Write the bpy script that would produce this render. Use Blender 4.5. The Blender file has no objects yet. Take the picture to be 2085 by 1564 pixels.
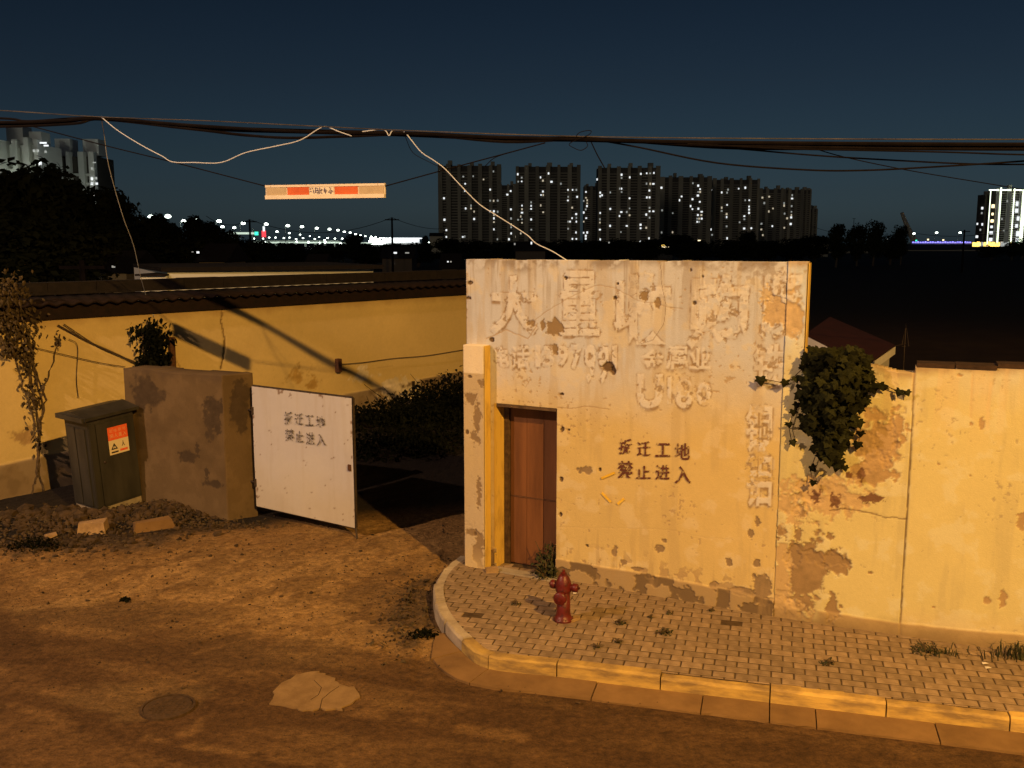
import bpy, math, random
import numpy as np
from mathutils import Vector, Matrix
R = math.radians
rng = np.random.default_rng(7)
random.seed(7)
SC = bpy.context.scene
COL = SC.collection

# ------------------------------------------------------------------ camera, sky, light
F = 1950.0; YH = 495.0                      # focal length and horizon row in photo pixels (2085 x 1564)
PITCH = math.atan((782 - YH) / F); CP, SP = math.cos(PITCH), math.sin(PITCH); HC = 4.25
cam = bpy.data.cameras.new('camera'); cam.sensor_width = 36; cam.lens = 36 * F / 2085
cam.clip_start = .1; cam.clip_end = 8000
camo = bpy.data.objects.new('camera', cam); COL.objects.link(camo)
camo.location = (0, 0, HC); camo.rotation_euler = (math.pi / 2 - PITCH, 0, 0)
SC.camera = camo

world = bpy.data.worlds.new('World'); SC.world = world; world.use_nodes = True
wn = world.node_tree; wn.nodes.clear()
sky = wn.nodes.new('ShaderNodeTexSky'); sky.sky_type = 'NISHITA'; sky.sun_disc = False
SKY_EL, SKY_ROT = R(12), R(200)           # night sky: the day sky's colours, thousands of times dimmer
sky.sun_elevation = SKY_EL; sky.sun_rotation = SKY_ROT; sky.air_density = 1.0; sky.dust_density = 1.0; sky.ozone_density = 4.9
bg = wn.nodes.new('ShaderNodeBackground'); bg.inputs['Strength'].default_value = 0.0060
wo = wn.nodes.new('ShaderNodeOutputWorld')
# town glow: the night sky is brighter low down, all round the horizon
wtc = wn.nodes.new('ShaderNodeTexCoord'); wsx = wn.nodes.new('ShaderNodeSeparateXYZ'); wrp = wn.nodes.new('ShaderNodeValToRGB'); wmx = wn.nodes.new('ShaderNodeVectorMath'); wmx.operation = 'MULTIPLY'
wn.links.new(wtc.outputs['Generated'], wsx.inputs[0]); wn.links.new(wsx.outputs['Z'], wrp.inputs[0])
ce = wrp.color_ramp.elements; ce[0].position = 0; ce[0].color = (1.8, 2.3, 3.1, 1); ce[1].position = 1; ce[1].color = (.6, .6, .6, 1)
for pz, cc in ((.05, (1.6, 1.7, 2.0)), (.09, (1.5, 1.5, 1.55)), (.157, (1.35, 1.2, 1.18)), (.23, (1.05, .96, .95))):
    e_ = ce.new(pz); e_.color = (*cc, 1)
wn.links.new(sky.outputs[0], wmx.inputs[0]); wn.links.new(wrp.outputs[0], wmx.inputs[1])
wn.links.new(wmx.outputs[0], bg.inputs[0]); wn.links.new(bg.outputs[0], wo.inputs[0])

sun = bpy.data.lights.new('tower_fill', 'SUN'); sun.energy = 0.10; sun.angle = R(12); sun.color = (1, .9, .72)  # added weak sun lamp, stands in for town light on the tower fronts
suno = bpy.data.objects.new('tower_fill', sun); COL.objects.link(suno)
suno.rotation_euler = (-Vector((math.sin(SKY_ROT) * math.cos(SKY_EL), math.cos(SKY_ROT) * math.cos(SKY_EL), math.sin(SKY_EL)))).to_track_quat('-Z', 'Y').to_euler(); suno.location = (0, -20, 60)

SC.view_settings.view_transform = 'Standard'; SC.view_settings.look = 'None'
SC.view_settings.exposure = 0; SC.view_settings.gamma = 1
SC.render.engine = 'CYCLES'
LAMP_A = Vector((8.75, -6.7, 13.6)); LAMP_B = Vector((-16.3, 1.55, 13.5))
POW_A, POW_B = 33500, 16000
COL_A, COL_B = (1.0, .54, .125), (1.0, .62, .38)

# ------------------------------------------------------------------ pixel helpers (a pixel gives a direction only)
O = np.array([0, 0, HC])
def ray(x, y):
    u = x - 1042.5; v = y - 782
    return np.array([u, F * CP - v * SP, -(v * CP + F * SP)])
def gnd(x, y, z=0.0):
    d = ray(x, y); return O + d * ((z - HC) / d[2])
def atY(x, y, Y):
    d = ray(x, y); return O + d * (Y / d[1])
def onplane(x, y, P, n):
    d = ray(x, y); return O + d * (np.dot(np.asarray(P) - O, n) / np.dot(d, n))
def mpp(Y): return Y / F                     # metres per photo pixel at depth Y

# ------------------------------------------------------------------ noise
_T = np.random.default_rng(3).random((8, 256, 256))
def vnoise(x, y, k=0):
    xi = np.floor(x).astype(int); yi = np.floor(y).astype(int); fx = x - xi; fy = y - yi
    fx = fx * fx * (3 - 2 * fx); fy = fy * fy * (3 - 2 * fy); t = _T[k % 8]
    a = t[xi & 255, yi & 255]; b = t[(xi + 1) & 255, yi & 255]; c = t[xi & 255, (yi + 1) & 255]; d = t[(xi + 1) & 255, (yi + 1) & 255]
    return (a * (1 - fx) + b * fx) * (1 - fy) + (c * (1 - fx) + d * fx) * fy
def fbm(x, y, s, o=4, k=0):
    r = 0; a = .5; t = 0
    for i in range(o):
        r = r + a * vnoise(x * s + 17.3 * i + 3.1 * k, y * s + 5.7 * i + 9.4 * k, k + i); t += a; a *= .55; s *= 2.03
    return r / t
def sstep(a, b, x):
    t = np.clip((x - a) / (b - a), 0, 1); return t * t * (3 - 2 * t)
def mixc(c, col, m):
    m = m[..., None]; return c * (1 - m) + np.asarray(col) * m

# ------------------------------------------------------------------ object helpers
WL = {}
def _loc(v):
    v = np.asarray(v, float); return np.array([(v[:, 0].min() + v[:, 0].max()) / 2, (v[:, 1].min() + v[:, 1].max()) / 2, v[:, 2].min()])
def mesh(name, v, f, mat, smooth=False, col=None):
    me = bpy.data.meshes.new(name); me.from_pydata([tuple(p) for p in v], [], [tuple(q) for q in f]); me.update()
    mats = mat if isinstance(mat, (list, tuple)) else [mat]
    for m in mats: me.materials.append(m)
    if smooth: me.polygons.foreach_set('use_smooth', [True] * len(me.polygons))
    if col is not None:
        at = me.attributes.new('Col', 'FLOAT_COLOR', 'POINT')
        c = np.ones((len(v), 4), np.float32); c[:, :3] = col; at.data.foreach_set('color', c.ravel())
    return me
def gridmesh(name, v, quads, mat, col=None, smooth=True):
    me = bpy.data.meshes.new(name); v = np.asarray(v, np.float32); q = np.asarray(quads, np.int32)
    me.vertices.add(len(v)); me.vertices.foreach_set('co', v.ravel())
    me.loops.add(q.size); me.loops.foreach_set('vertex_index', q.ravel())
    me.polygons.add(len(q)); me.polygons.foreach_set('loop_start', np.arange(len(q), dtype=np.int32) * 4)
    me.update(calc_edges=True)
    if smooth: me.polygons.foreach_set('use_smooth', np.ones(len(q), bool))
    me.materials.append(mat)
    if col is not None:
        at = me.attributes.new('Col', 'FLOAT_COLOR', 'POINT')
        c = np.ones((len(v), 4), np.float32); c[:, :3] = col; at.data.foreach_set('color', c.ravel())
    return me
def link(name, me, parent=None, loc=None):
    o = bpy.data.objects.new(name, me); COL.objects.link(o)
    if parent is not None: o.parent = parent
    if loc is not None: o.location = loc
    return o
def tag(o, label=None, cat=None, group=None, kind=None):
    if label: o['label'] = label
    if cat: o['category'] = cat
    if group: o['group'] = group
    if kind: o['kind'] = kind
    return o
def obj(name, v, f, mat, parent=None, smooth=False, col=None):
    """one mesh object from world-space points; the origin of a top-level one lies at its base"""
    v = np.asarray(v, float)
    base = WL[parent.name] if parent is not None else _loc(v)
    o = link(name, mesh(name, v - base, f, mat, smooth, col), parent)
    if parent is None: o.location = base
    WL[o.name] = base; return o
def thing(name, loc, label, cat, group=None):
    o = bpy.data.objects.new(name, None); COL.objects.link(o); o.location = loc; o.empty_display_size = .2
    WL[o.name] = np.asarray(loc, float); return tag(o, label, cat, group)

class MB:
    """collects shapes for one mesh"""
    def __init__(s): s.v = []; s.f = []
    def add(s, v, f):
        n = len(s.v); s.v += [tuple(p) for p in v]; s.f += [tuple(i + n for i in q) for q in f]; return s
    def box(s, c, size, rz=0, bev=0):
        c = np.asarray(c, float); hx, hy, hz = np.asarray(size) / 2.; ca, sa = math.cos(rz), math.sin(rz)
        P = []
        if bev <= 0:
            for z in (-hz, hz):
                for x, y in ((-hx, -hy), (hx, -hy), (hx, hy), (-hx, hy)): P.append((x, y, z))
            Fc = [(3, 2, 1, 0), (4, 5, 6, 7), (0, 1, 5, 4), (1, 2, 6, 5), (2, 3, 7, 6), (3, 0, 4, 7)]
        else:
            b = bev
            for z, k in ((-hz, 0), (hz - b, 0), (hz, b)):
                for x, y in ((-1, -1), (1, -1), (1, 1), (-1, 1)): P.append((x * (hx - k), y * (hy - k), z))
            Fc = [(3, 2, 1, 0), (8, 9, 10, 11)] + [(i, (i + 1) % 4, 4 + (i + 1) % 4, 4 + i) for i in range(4)] + [(4 + i, 4 + (i + 1) % 4, 8 + (i + 1) % 4, 8 + i) for i in range(4)]
        P = [(c[0] + x * ca - y * sa, c[1] + x * sa + y * ca, c[2] + z) for x, y, z in P]
        return s.add(P, Fc)
    def tube(s, pts, r, n=6, cap=True):
        pts = np.asarray(pts, float); m = len(pts); r = np.broadcast_to(r, (m,))
        V = []
        for i in range(m):
            t = pts[min(i + 1, m - 1)] - pts[max(i - 1, 0)]; t = t / (np.linalg.norm(t) + 1e-9)
            a = np.cross(t, (0, 0, 1) if abs(t[2]) < .9 else (1, 0, 0)); a /= np.linalg.norm(a); b = np.cross(t, a)
            for k in range(n):
                w = 2 * math.pi * k / n; V.append(pts[i] + r[i] * (a * math.cos(w) + b * math.sin(w)))
        Fc = [(i * n + k, i * n + (k + 1) % n, (i + 1) * n + (k + 1) % n, (i + 1) * n + k) for i in range(m - 1) for k in range(n)]
        if cap: Fc += [tuple(range(n)), tuple(range((m - 1) * n, m * n))]
        return s.add(V, Fc)
    def lathe(s, prof, c, axis=(0, 0, 1), n=20):
        ax = Vector(axis).normalized(); q = Vector((0, 0, 1)).rotation_difference(ax); V = []
        for r, z in prof:
            for k in range(n):
                w = 2 * math.pi * k / n; p = q @ Vector((r * math.cos(w), r * math.sin(w), z)); V.append((c[0] + p.x, c[1] + p.y, c[2] + p.z))
        m = len(prof)
        Fc = [(i * n + k, i * n + (k + 1) % n, (i + 1) * n + (k + 1) % n, (i + 1) * n + k) for i in range(m - 1) for k in range(n)]
        Fc += [tuple(range(n)), tuple(range((m - 1) * n, m * n))]
        return s.add(V, Fc)
    def prism(s, poly, a, b):
        """poly: list of 3d points; extruded by vector b-a given as (vec)"""
        n = len(poly); P = [np.asarray(p) + a for p in poly] + [np.asarray(p) + b for p in poly]
        return s.add(P, [tuple(range(n))[::-1], tuple(range(n, 2 * n))] + [(i, (i + 1) % n, n + (i + 1) % n, n + i) for i in range(n)])
    def out(s, name, mat, parent=None, smooth=False): return obj(name, s.v, s.f, mat, parent, smooth)

# ------------------------------------------------------------------ materials
def nmat(name):
    m = bpy.data.materials.new(name); m.use_nodes = True; t = m.node_tree
    b = t.nodes['Principled BSDF']; return m, t, b
def N(t, typ, **kw):
    n = t.nodes.new(typ)
    for k, v in kw.items():
        if k in n.inputs: n.inputs[k].default_value = v
        else: setattr(n, k, v)
    return n
def pmat(name, c1, c2=None, scale=6, rough=.85, bump=.2, bscale=60, detail=6, spec=.3, metal=0, rand=0, lo=.35, hi=.65, stretch=None):
    """two-tone noisy surface with fine relief; rand varies it per object"""
    m, t, b = nmat(name); b.inputs['Roughness'].default_value = rough; b.inputs['Metallic'].default_value = metal
    b.inputs['Specular IOR Level'].default_value = spec
    tc = N(t, 'ShaderNodeTexCoord'); src = tc.outputs['Object']
    if stretch:
        mp = N(t, 'ShaderNodeMapping'); mp.inputs['Scale'].default_value = stretch; t.links.new(src, mp.inputs[0]); src = mp.outputs[0]
    n1 = N(t, 'ShaderNodeTexNoise', Scale=scale, Detail=detail, Roughness=.62); t.links.new(src, n1.inputs['Vector'])
    rp = N(t, 'ShaderNodeValToRGB'); t.links.new(n1.outputs['Fac'], rp.inputs[0])
    rp.color_ramp.elements[0].position = lo; rp.color_ramp.elements[1].position = hi
    rp.color_ramp.elements[0].color = (*c1, 1); rp.color_ramp.elements[1].color = (*(c2 or c1), 1)
    out = rp.outputs[0]
    if rand:
        oi = N(t, 'ShaderNodeObjectInfo'); mr = N(t, 'ShaderNodeMapRange'); mr.inputs[3].default_value = 1 - rand; mr.inputs[4].default_value = 1 + rand
        t.links.new(oi.outputs['Random'], mr.inputs[0])
        mx = N(t, 'ShaderNodeVectorMath', operation='SCALE'); t.links.new(out, mx.inputs[0]); t.links.new(mr.outputs[0], mx.inputs['Scale']); out = mx.outputs[0]
    t.links.new(out, b.inputs['Base Color'])
    if bump:
        n2 = N(t, 'ShaderNodeTexNoise', Scale=bscale, Detail=5, Roughness=.6); t.links.new(src, n2.inputs['Vector'])
        bp = N(t, 'ShaderNodeBump', Strength=bump, Distance=.01); t.links.new(n2.outputs['Fac'], bp.inputs['Height']); t.links.new(bp.outputs[0], b.inputs['Normal'])
    return m
def vmat(name, rough=.9, fine=25, amt=.12, bump=.35, bscale=90, spec=.2, bdist=.01, lo=.25, hi=.75):
    """colour from the mesh's own Col attribute (paint, stains, bare patches) plus fine grain"""
    m, t, b = nmat(name); b.inputs['Roughness'].default_value = rough; b.inputs['Specular IOR Level'].default_value = spec
    at = N(t, 'ShaderNodeAttribute', attribute_name='Col'); tc = N(t, 'ShaderNodeTexCoord')
    n1 = N(t, 'ShaderNodeTexNoise', Scale=fine, Detail=7, Roughness=.7); t.links.new(tc.outputs['Object'], n1.inputs['Vector'])
    mr = N(t, 'ShaderNodeMapRange'); mr.inputs[1].default_value = lo; mr.inputs[2].default_value = hi; mr.inputs[3].default_value = 1 - amt; mr.inputs[4].default_value = 1 + amt
    n3 = N(t, 'ShaderNodeTexNoise', Scale=fine * 4.3, Detail=4, Roughness=.75); t.links.new(tc.outputs['Object'], n3.inputs['Vector'])
    av = N(t, 'ShaderNodeMix'); av.inputs[0].default_value = .4; t.links.new(n1.outputs['Fac'], av.inputs[2]); t.links.new(n3.outputs['Fac'], av.inputs[3])
    t.links.new(av.outputs[0], mr.inputs[0])
    mx = N(t, 'ShaderNodeVectorMath', operation='SCALE'); t.links.new(at.outputs['Color'], mx.inputs[0]); t.links.new(mr.outputs[0], mx.inputs['Scale'])
    t.links.new(mx.outputs[0], b.inputs['Base Color'])
    n2 = N(t, 'ShaderNodeTexNoise', Scale=bscale, Detail=5, Roughness=.6); t.links.new(tc.outputs['Object'], n2.inputs['Vector'])
    bp = N(t, 'ShaderNodeBump', Strength=bump, Distance=bdist); t.links.new(n2.outputs['Fac'], bp.inputs['Height']); t.links.new(bp.outputs[0], b.inputs['Normal'])
    return m
def emat(name, c, s):
    m, t, b = nmat(name); b.inputs['Base Color'].default_value = (*[min(x, .8) for x in c], 1)
    b.inputs['Emission Color'].default_value = (*c, 1); b.inputs['Emission Strength'].default_value = s
    m.cycles.emission_sampling = 'NONE'; return m
def stencil(name, c, lo, hi, scale=22):
    m, t, b = nmat(name); b.inputs['Roughness'].default_value = .9; b.inputs['Base Color'].default_value = (*c, 1)
    tc = N(t, 'ShaderNodeTexCoord'); n1 = N(t, 'ShaderNodeTexNoise', Scale=scale, Detail=6, Roughness=.7); t.links.new(tc.outputs['Object'], n1.inputs['Vector'])
    mr = N(t, 'ShaderNodeMapRange'); mr.inputs[1].default_value = lo; mr.inputs[2].default_value = hi; t.links.new(n1.outputs['Fac'], mr.inputs[0])
    t.links.new(mr.outputs[0], b.inputs['Alpha']); return m

M = {}
M['plaster'] = vmat('lime_plaster', fine=30, amt=.08, bump=.35, bscale=70)
M['render'] = vmat('painted_render', fine=14, amt=.10, bump=.3, bscale=60)
M['soil'] = vmat('soil', fine=13, amt=.62, bump=1.0, bscale=22, rough=.95, bdist=.026, lo=.34, hi=.66)
M['cement'] = pmat('cement', (.22, .185, .145), (.34, .29, .22), 5, .92, .5, 50)
M['pier'] = pmat('pier_plaster', (.34, .30, .24), (.58, .52, .42), 4, .92, .5, 60, lo=.3, hi=.55)
M['white_paint'] = pmat('white_paint', (.66, .63, .56), (.76, .73, .66), 3, .6, .08, 40)
M['gate_sheet'] = vmat('gate_sheet', rough=.5, fine=9, amt=.05, bump=.05, spec=.3)
M['gate_paint'] = pmat('gate_paint', (.50, .50, .47), (.58, .58, .55), 3, .45, .06, 20, stretch=(1, 1, .15))
M['dark_steel'] = pmat('dark_steel', (.03, .022, .018), (.07, .05, .035), 30, .6, .2, 80, metal=.3)
M['rust'] = pmat('rust', (.06, .026, .014), (.11, .05, .024), 25, .85, .3, 90)
M['door_brown'] = pmat('door_brown', (.105, .042, .016), (.17, .070, .027), 5, .55, .12, 30, stretch=(1, 1, .12))
M['timber'] = pmat('dark_timber', (.05, .03, .018), (.12, .075, .04), 14, .8, .5, 50)
M['paver'] = pmat('concrete_paver', (.20, .140, .085), (.31, .225, .145), 9, .92, .5, 120, rand=.20)
M['paver_bed'] = pmat('paver_bed', (.048, .030, .014), (.085, .054, .027), 14, .95, .6, 60)
M['kerb'] = pmat('painted_kerb', (.25, .165, .07), (.54, .36, .10), 4.0, .85, .5, 60, rand=.16, lo=.38, hi=.60, stretch=(.7, .7, 3))
M['kerb_bare'] = pmat('bare_kerb', (.26, .21, .15), (.42, .35, .25), 5, .9, .4, 60, rand=.1)
M['slab'] = pmat('gutter_concrete', (.155, .088, .034), (.225, .132, .053), 2.5, .92, .4, 60, rand=.08)
M['hyd_red'] = pmat('hydrant_red', (.045, .008, .006), (.105, .009, .007), 14, .42, .3, 40, spec=.45, lo=.36, hi=.5)
M['cab'] = pmat('cabinet_green', (.020, .019, .016), (.042, .039, .033), 4, .5, .08, 30, spec=.4, stretch=(1, 1, .25))
M['roof_dark'] = pmat('dark_roof', (.007, .0035, .003), (.016, .007, .006), 9, .85, .4, 50)
M['coping'] = pmat('dark_coping', (.007, .005, .005), (.014, .010, .009), 8, .9, .4, 50)
M['cable'] = pmat('cable_black', (.006, .005, .006), (.010, .008, .009), 4, .9, 0, spec=.02)
M['cable_grey'] = pmat('cable_grey', (.025, .022, .024), (.09, .08, .08), 2, .6, 0)
M['wire_white'] = pmat('wire_white', (.48, .53, .68), (.56, .61, .75), 2, .5, 0)
M['ivy'] = pmat('ivy_leaf', (.009, .011, .004), (.022, .022, .008), 9, .75, .15, 60, rand=.65, spec=.05)
M['dry'] = pmat('dry_leaf', (.035, .026, .012), (.085, .058, .026), 9, .9, .1, 60)
M['weed'] = pmat('weed', (.018, .022, .008), (.042, .042, .014), 9, .8, .1, 60)
M['bush'] = pmat('bush_leaf', (.0035, .0045, .0025), (.008, .009, .0045), 3, .9, 0, spec=.03)
M['stem'] = pmat('stem', (.05, .034, .018), (.11, .075, .04), 20, .9, .2, 60)
M['tree_leaf'] = pmat('tree_leaf', (.009, .011, .006), (.020, .023, .010), 1.5, .95, 0, rand=.15, spec=.03)
M['bark'] = pmat('bark', (.05, .038, .026), (.09, .07, .05), 6, .9, .3, 30)
M['rubble'] = pmat('rubble', (.022, .014, .008), (.095, .060, .030), 4.5, .95, .5, 60, rand=.2)
M['brick'] = pmat('old_brick', (.24, .155, .08), (.36, .24, .12), 9, .92, .5, 60)
M['shed_roof'] = pmat('shed_roof', (.020, .004, .003), (.030, .006, .005), 3, .7, .1, 20)
M['cream'] = pmat('cream_wall', (.42, .40, .34), (.5, .47, .41), 2, .9, 0)
M['tower'] = pmat('tower_wall', (.27, .23, .165), (.33, .28, .20), .05, .9, 0, rand=.3)
M['tower_dark'] = pmat('tower_bay', (.07, .06, .05), (.10, .085, .07), .08, .9, 0)
M['tower_pale'] = pmat('tower_pale', (.74, .76, .70), (.8, .8, .76), .05, .9, 0)
M['win'] = emat('lit_window_and_hall_glow', (.92, .97, 1.0), 1.05)
M['win_dim'] = emat('dim_window_and_floor_glow', (.85, .9, .85), .28)
M['win_soft'] = emat('soft_window', (1, .86, .62), .5)
M['win_warm'] = emat('warm_window', (1, .78, .45), 2.0)
M['lamp_white'] = emat('lamp_lens', (.86, 1.0, .88), 9)
M['lamp_green'] = emat('signal_green', (.05, .9, .55), 1.6)
M['lamp_red'] = emat('signal_red', (1, .06, .08), 1.2)
M['edge'] = emat('deck_glow', (.8, 1.0, .8), .75)  # glow for the viaduct's lamp-lit deck face
M['led_blue'] = emat('led_blue', (.25, .22, 1.0), 2.2)
M['led_cream'] = emat('led_cream', (.88, 1, .72), 2.4)
M['led_amber'] = emat('amber_light', (1, .62, .12), 2.5)
M['sodium'] = emat('sodium_lens', (1, .55, .15), 20)
M['far_metal'] = pmat('lamp_post_metal', (.42, .44, .42), None, 3, .5, 0)
M['lot'] = emat('hall_wall_glow', (.85, .95, .85), .10)
M['orange_panel'] = pmat('orange_panel', (.50, .085, .02), (.60, .125, .03), 4, .5, 0)
M['beige_panel'] = pmat('beige_panel', (.40, .32, .23), (.48, .39, .28), 6, .7, .05, 40)
M['sign_white'] = pmat('sign_white', (.64, .58, .53), (.72, .66, .6), 4, .6, .05, 40)
M['ink_blue'] = pmat('ink_blue', (.04, .03, .18), None, 4, .7, 0)
M['sticker_red'] = pmat('sticker_red', (.72, .11, .03), (.82, .15, .05), 30, .5, 0)
M['sticker_cream'] = pmat('sticker_cream', (.70, .60, .42), None, 4, .6, 0)
M['ink'] = pmat('ink_black', (.03, .02, .015), None, 4, .8, 0)
M['pink_ink'] = pmat('pink_ink', (.75, .35, .2), None, 4, .8, 0)
M['stencil_red'] = stencil('stencil_paint', (.105, .03, .022), .38, .50)
M['stencil_gate'] = stencil('stencil_paint_gate', (.05, .038, .035), .42, .56, 30)
M['scrawl'] = stencil('scrawl_white', (.6, .56, .5), .38, .52, 16)
M['tape'] = pmat('yellow_tape', (.62, .38, .03), (.75, .5, .06), 12, .7, 0)
M['iron'] = pmat('cast_iron', (.040, .024, .012), (.075, .044, .022), 22, .8, .5, 80)
M['patch'] = pmat('concrete_patch', (.17, .105, .045), (.24, .155, .07), 7, .95, .5, 40)
M['yellow_face'] = pmat('yellow_face', (.42, .27, .06), (.62, .42, .09), 7, .85, .4, 60, lo=.3, hi=.5, stretch=(1, 1, .4))  # yellow on the right-facing sides of pier, door opening and wall end
M['cap'] = pmat('wall_cap', (.022, .012, .008), (.05, .027, .016), 12, .9, .4, 60)
M['litter'] = pmat('litter', (.5, .45, .38), None, 4, .8, 0)

# ------------------------------------------------------------------ glyphs (bundled font outlines)
_G = {}
def glyph(ch, off=0.0):
    k = (ch, off)
    if k in _G: return _G[k]
    cu = bpy.data.curves.new('glyph', 'FONT'); cu.body = ch; cu.fill_mode = 'FRONT'; cu.offset = off; cu.resolution_u = 3
    o = bpy.data.objects.new('glyph', cu); COL.objects.link(o)
    dg = bpy.context.evaluated_depsgraph_get(); me = o.evaluated_get(dg).to_mesh(); me.calc_loop_triangles()
    v = np.array([p.co[:2] for p in me.vertices]); t = np.array([l.vertices[:] for l in me.loop_triangles])
    o.evaluated_get(dg).to_mesh_clear(); bpy.data.objects.remove(o); bpy.data.curves.remove(cu)
    v = (v - v.min(0)) / np.maximum(np.ptp(v, axis=0), 1e-6)
    _G[k] = (v, t); return _G[k]

# ------------------------------------------------------------------ dense plaster wall: relief and wear on a fine grid
class Wall:
    def __init__(s, P0, d, L, z0, z1, res):
        s.P0 = np.array([P0[0], P0[1], 0.]); s.d = np.array([d[0], d[1], 0.]) / math.hypot(d[0], d[1]); s.n = np.array([s.d[1], -s.d[0], 0.])
        s.L = L; s.sv = np.linspace(0, L, int(L / res) + 1); s.zv = np.linspace(z0, z1, int((z1 - z0) / res) + 1); s.res = res
        s.S, s.Z = np.meshgrid(s.sv, s.zv, indexing='ij'); s.h = np.zeros_like(s.S); s.col = np.ones(s.S.shape + (3,)) * .7
    def sz(s, x, y):
        p = onplane(x, y, s.P0, s.n); return float(np.dot(p - s.P0, s.d)), float(p[2])
    def at(s, ss, z, out=0.0): return s.P0 + s.d * ss + s.n * out + np.array([0, 0, z])
    def blob(s, x, y, rx, ry, col, depth=.006, rough=.9, k=1, soft=.10, ns=None):
        s0, z0 = s.sz(x, y); rs = abs(s.sz(x + rx, y)[0] - s0); rz = abs(s.sz(x, y + ry)[1] - z0)
        ns = ns or float(np.clip(1.25 / rs, 5, 34)); i0, i1 = np.searchsorted(s.sv, (s0 - 2.4 * rs, s0 + 2.4 * rs)); sl = np.s_[i0:i1]
        nz = np.zeros(s.S.shape); nz[sl] = .72 * fbm(s.S[sl] + x, s.Z[sl] + y, ns, 5, k) + .28 * fbm(s.S[sl] + y, s.Z[sl] + x, min(ns * 4, 45), 4, k + 1) - .5
        r = np.hypot((s.S - s0) / rs, (s.Z - z0) / rz) + rough * 2.3 * nz
        m = 1 - sstep(1 - soft, 1 + soft, r); cv = np.asarray(col) * (.72 + .56 * fbm(s.S, s.Z, 13, 4, k + 2))[..., None] if rs > .1 else np.asarray(col); s.col = s.col * (1 - m[..., None]) + cv * m[..., None]
        rim = np.clip(1 - np.abs(r - 1.0) / .08, 0, 1) * .22; s.col = mixc(s.col, np.asarray(col) * .45, rim); s.h -= depth * m; return m
    def polyline(s, pts, w, col, amt=.8, depth=.004, wob=.012):
        q = [s.sz(*p) for p in pts]; D = np.full(s.S.shape, 9.)
        SS = s.S + wob * 2 * (fbm(s.S, s.Z, 14, 3, 5) - .5); ZZ = s.Z + wob * 2 * (fbm(s.S, s.Z, 14, 3, 6) - .5)
        for (a, b), (c, d) in zip(q, q[1:]):
            L2 = (c - a) ** 2 + (d - b) ** 2 + 1e-9; t = np.clip(((SS - a) * (c - a) + (ZZ - b) * (d - b)) / L2, 0, 1)
            D = np.minimum(D, np.hypot(SS - a - t * (c - a), ZZ - b - t * (d - b)))
        m = (1 - sstep(w * .5, w * 1.3, D)) * amt; s.col = mixc(s.col, col, m); s.h -= depth * m
    def raster(s, ch, box, off=0.0):
        v, t = glyph(ch, off); x0, y0, x1, y1 = box
        a = s.sz(x0, y1); b = s.sz(x1, y0); c = s.sz(x0, y0); e = s.sz(x1, y1)
        P = np.empty_like(v); P[:, 0] = a[0] + v[:, 0] * (b[0] - a[0])
        P[:, 1] = (a[1] * (1 - v[:, 0]) + e[1] * v[:, 0]) * (1 - v[:, 1]) + (c[1] * (1 - v[:, 0]) + b[1] * v[:, 0]) * v[:, 1]
        m = np.zeros(s.S.shape); hs = s.sv[1] - s.sv[0]; hz = s.zv[1] - s.zv[0]
        for tri in t:
            p = P[tri]; i0 = max(int((p[:, 0].min()) / hs), 0); i1 = min(int(p[:, 0].max() / hs) + 2, len(s.sv))
            j0 = max(int((p[:, 1].min() - s.zv[0]) / hz), 0); j1 = min(int((p[:, 1].max() - s.zv[0]) / hz) + 2, len(s.zv))
            if i1 <= i0 or j1 <= j0: continue
            X = s.S[i0:i1, j0:j1]; Y = s.Z[i0:i1, j0:j1]; (ax, ay), (bx, by), (cx, cy) = p
            d1 = (X - bx) * (ay - by) - (ax - bx) * (Y - by); d2 = (X - cx) * (by - cy) - (bx - cx) * (Y - cy); d3 = (X - ax) * (cy - ay) - (cx - ax) * (Y - ay)
            ins = ~(((d1 < 0) | (d2 < 0) | (d3 < 0)) & ((d1 > 0) | (d2 > 0) | (d3 > 0))); m[i0:i1, j0:j1] = np.maximum(m[i0:i1, j0:j1], ins)
        return m
    @staticmethod
    def blur(m, n):
        for _ in range(n):
            m = (m + np.roll(m, 1, 0) + np.roll(m, -1, 0) + np.roll(m, 1, 1) + np.roll(m, -1, 1)) / 5
        return m
    def build(s, name, mat, keep=None, thick=.2):
        ns, nz = s.S.shape; P = s.P0 + s.S[..., None] * s.d + s.h[..., None] * s.n + s.Z[..., None] * np.array([0, 0, 1.])
        V = P.reshape(-1, 3); C = s.col.reshape(-1, 3); I = np.arange(ns * nz).reshape(ns, nz)
        Q = np.stack([I[:-1, :-1], I[1:, :-1], I[1:, 1:], I[:-1, 1:]], -1)
        if keep is not None:
            sc = (s.S[:-1, :-1] + s.S[1:, 1:]) / 2; zc = (s.Z[:-1, :-1] + s.Z[1:, 1:]) / 2; Q = Q[keep(sc, zc)]
        Q = Q.reshape(-1, 4)
        E = np.concatenate([Q[:, [0, 1]], Q[:, [1, 2]], Q[:, [2, 3]], Q[:, [3, 0]]]); key = np.sort(E, 1); _, idx, cnt = np.unique(key[:, 0].astype(np.int64) * (ns * nz) + key[:, 1], return_index=True, return_counts=True)
        B = E[idx[cnt == 1]]; bv = np.unique(B); mp = np.full(ns * nz, -1); mp[bv] = np.arange(len(bv)) + ns * nz
        Vb = V[bv] - s.n * thick; S2 = np.stack([B[:, 1], B[:, 0], mp[B[:, 0]], mp[B[:, 1]]], -1)
        used = np.unique(Q); rm = np.full(ns * nz + len(bv), -1); allu = np.concatenate([used, np.arange(ns * nz, ns * nz + len(bv))]); rm[allu] = np.arange(len(allu))
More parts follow.
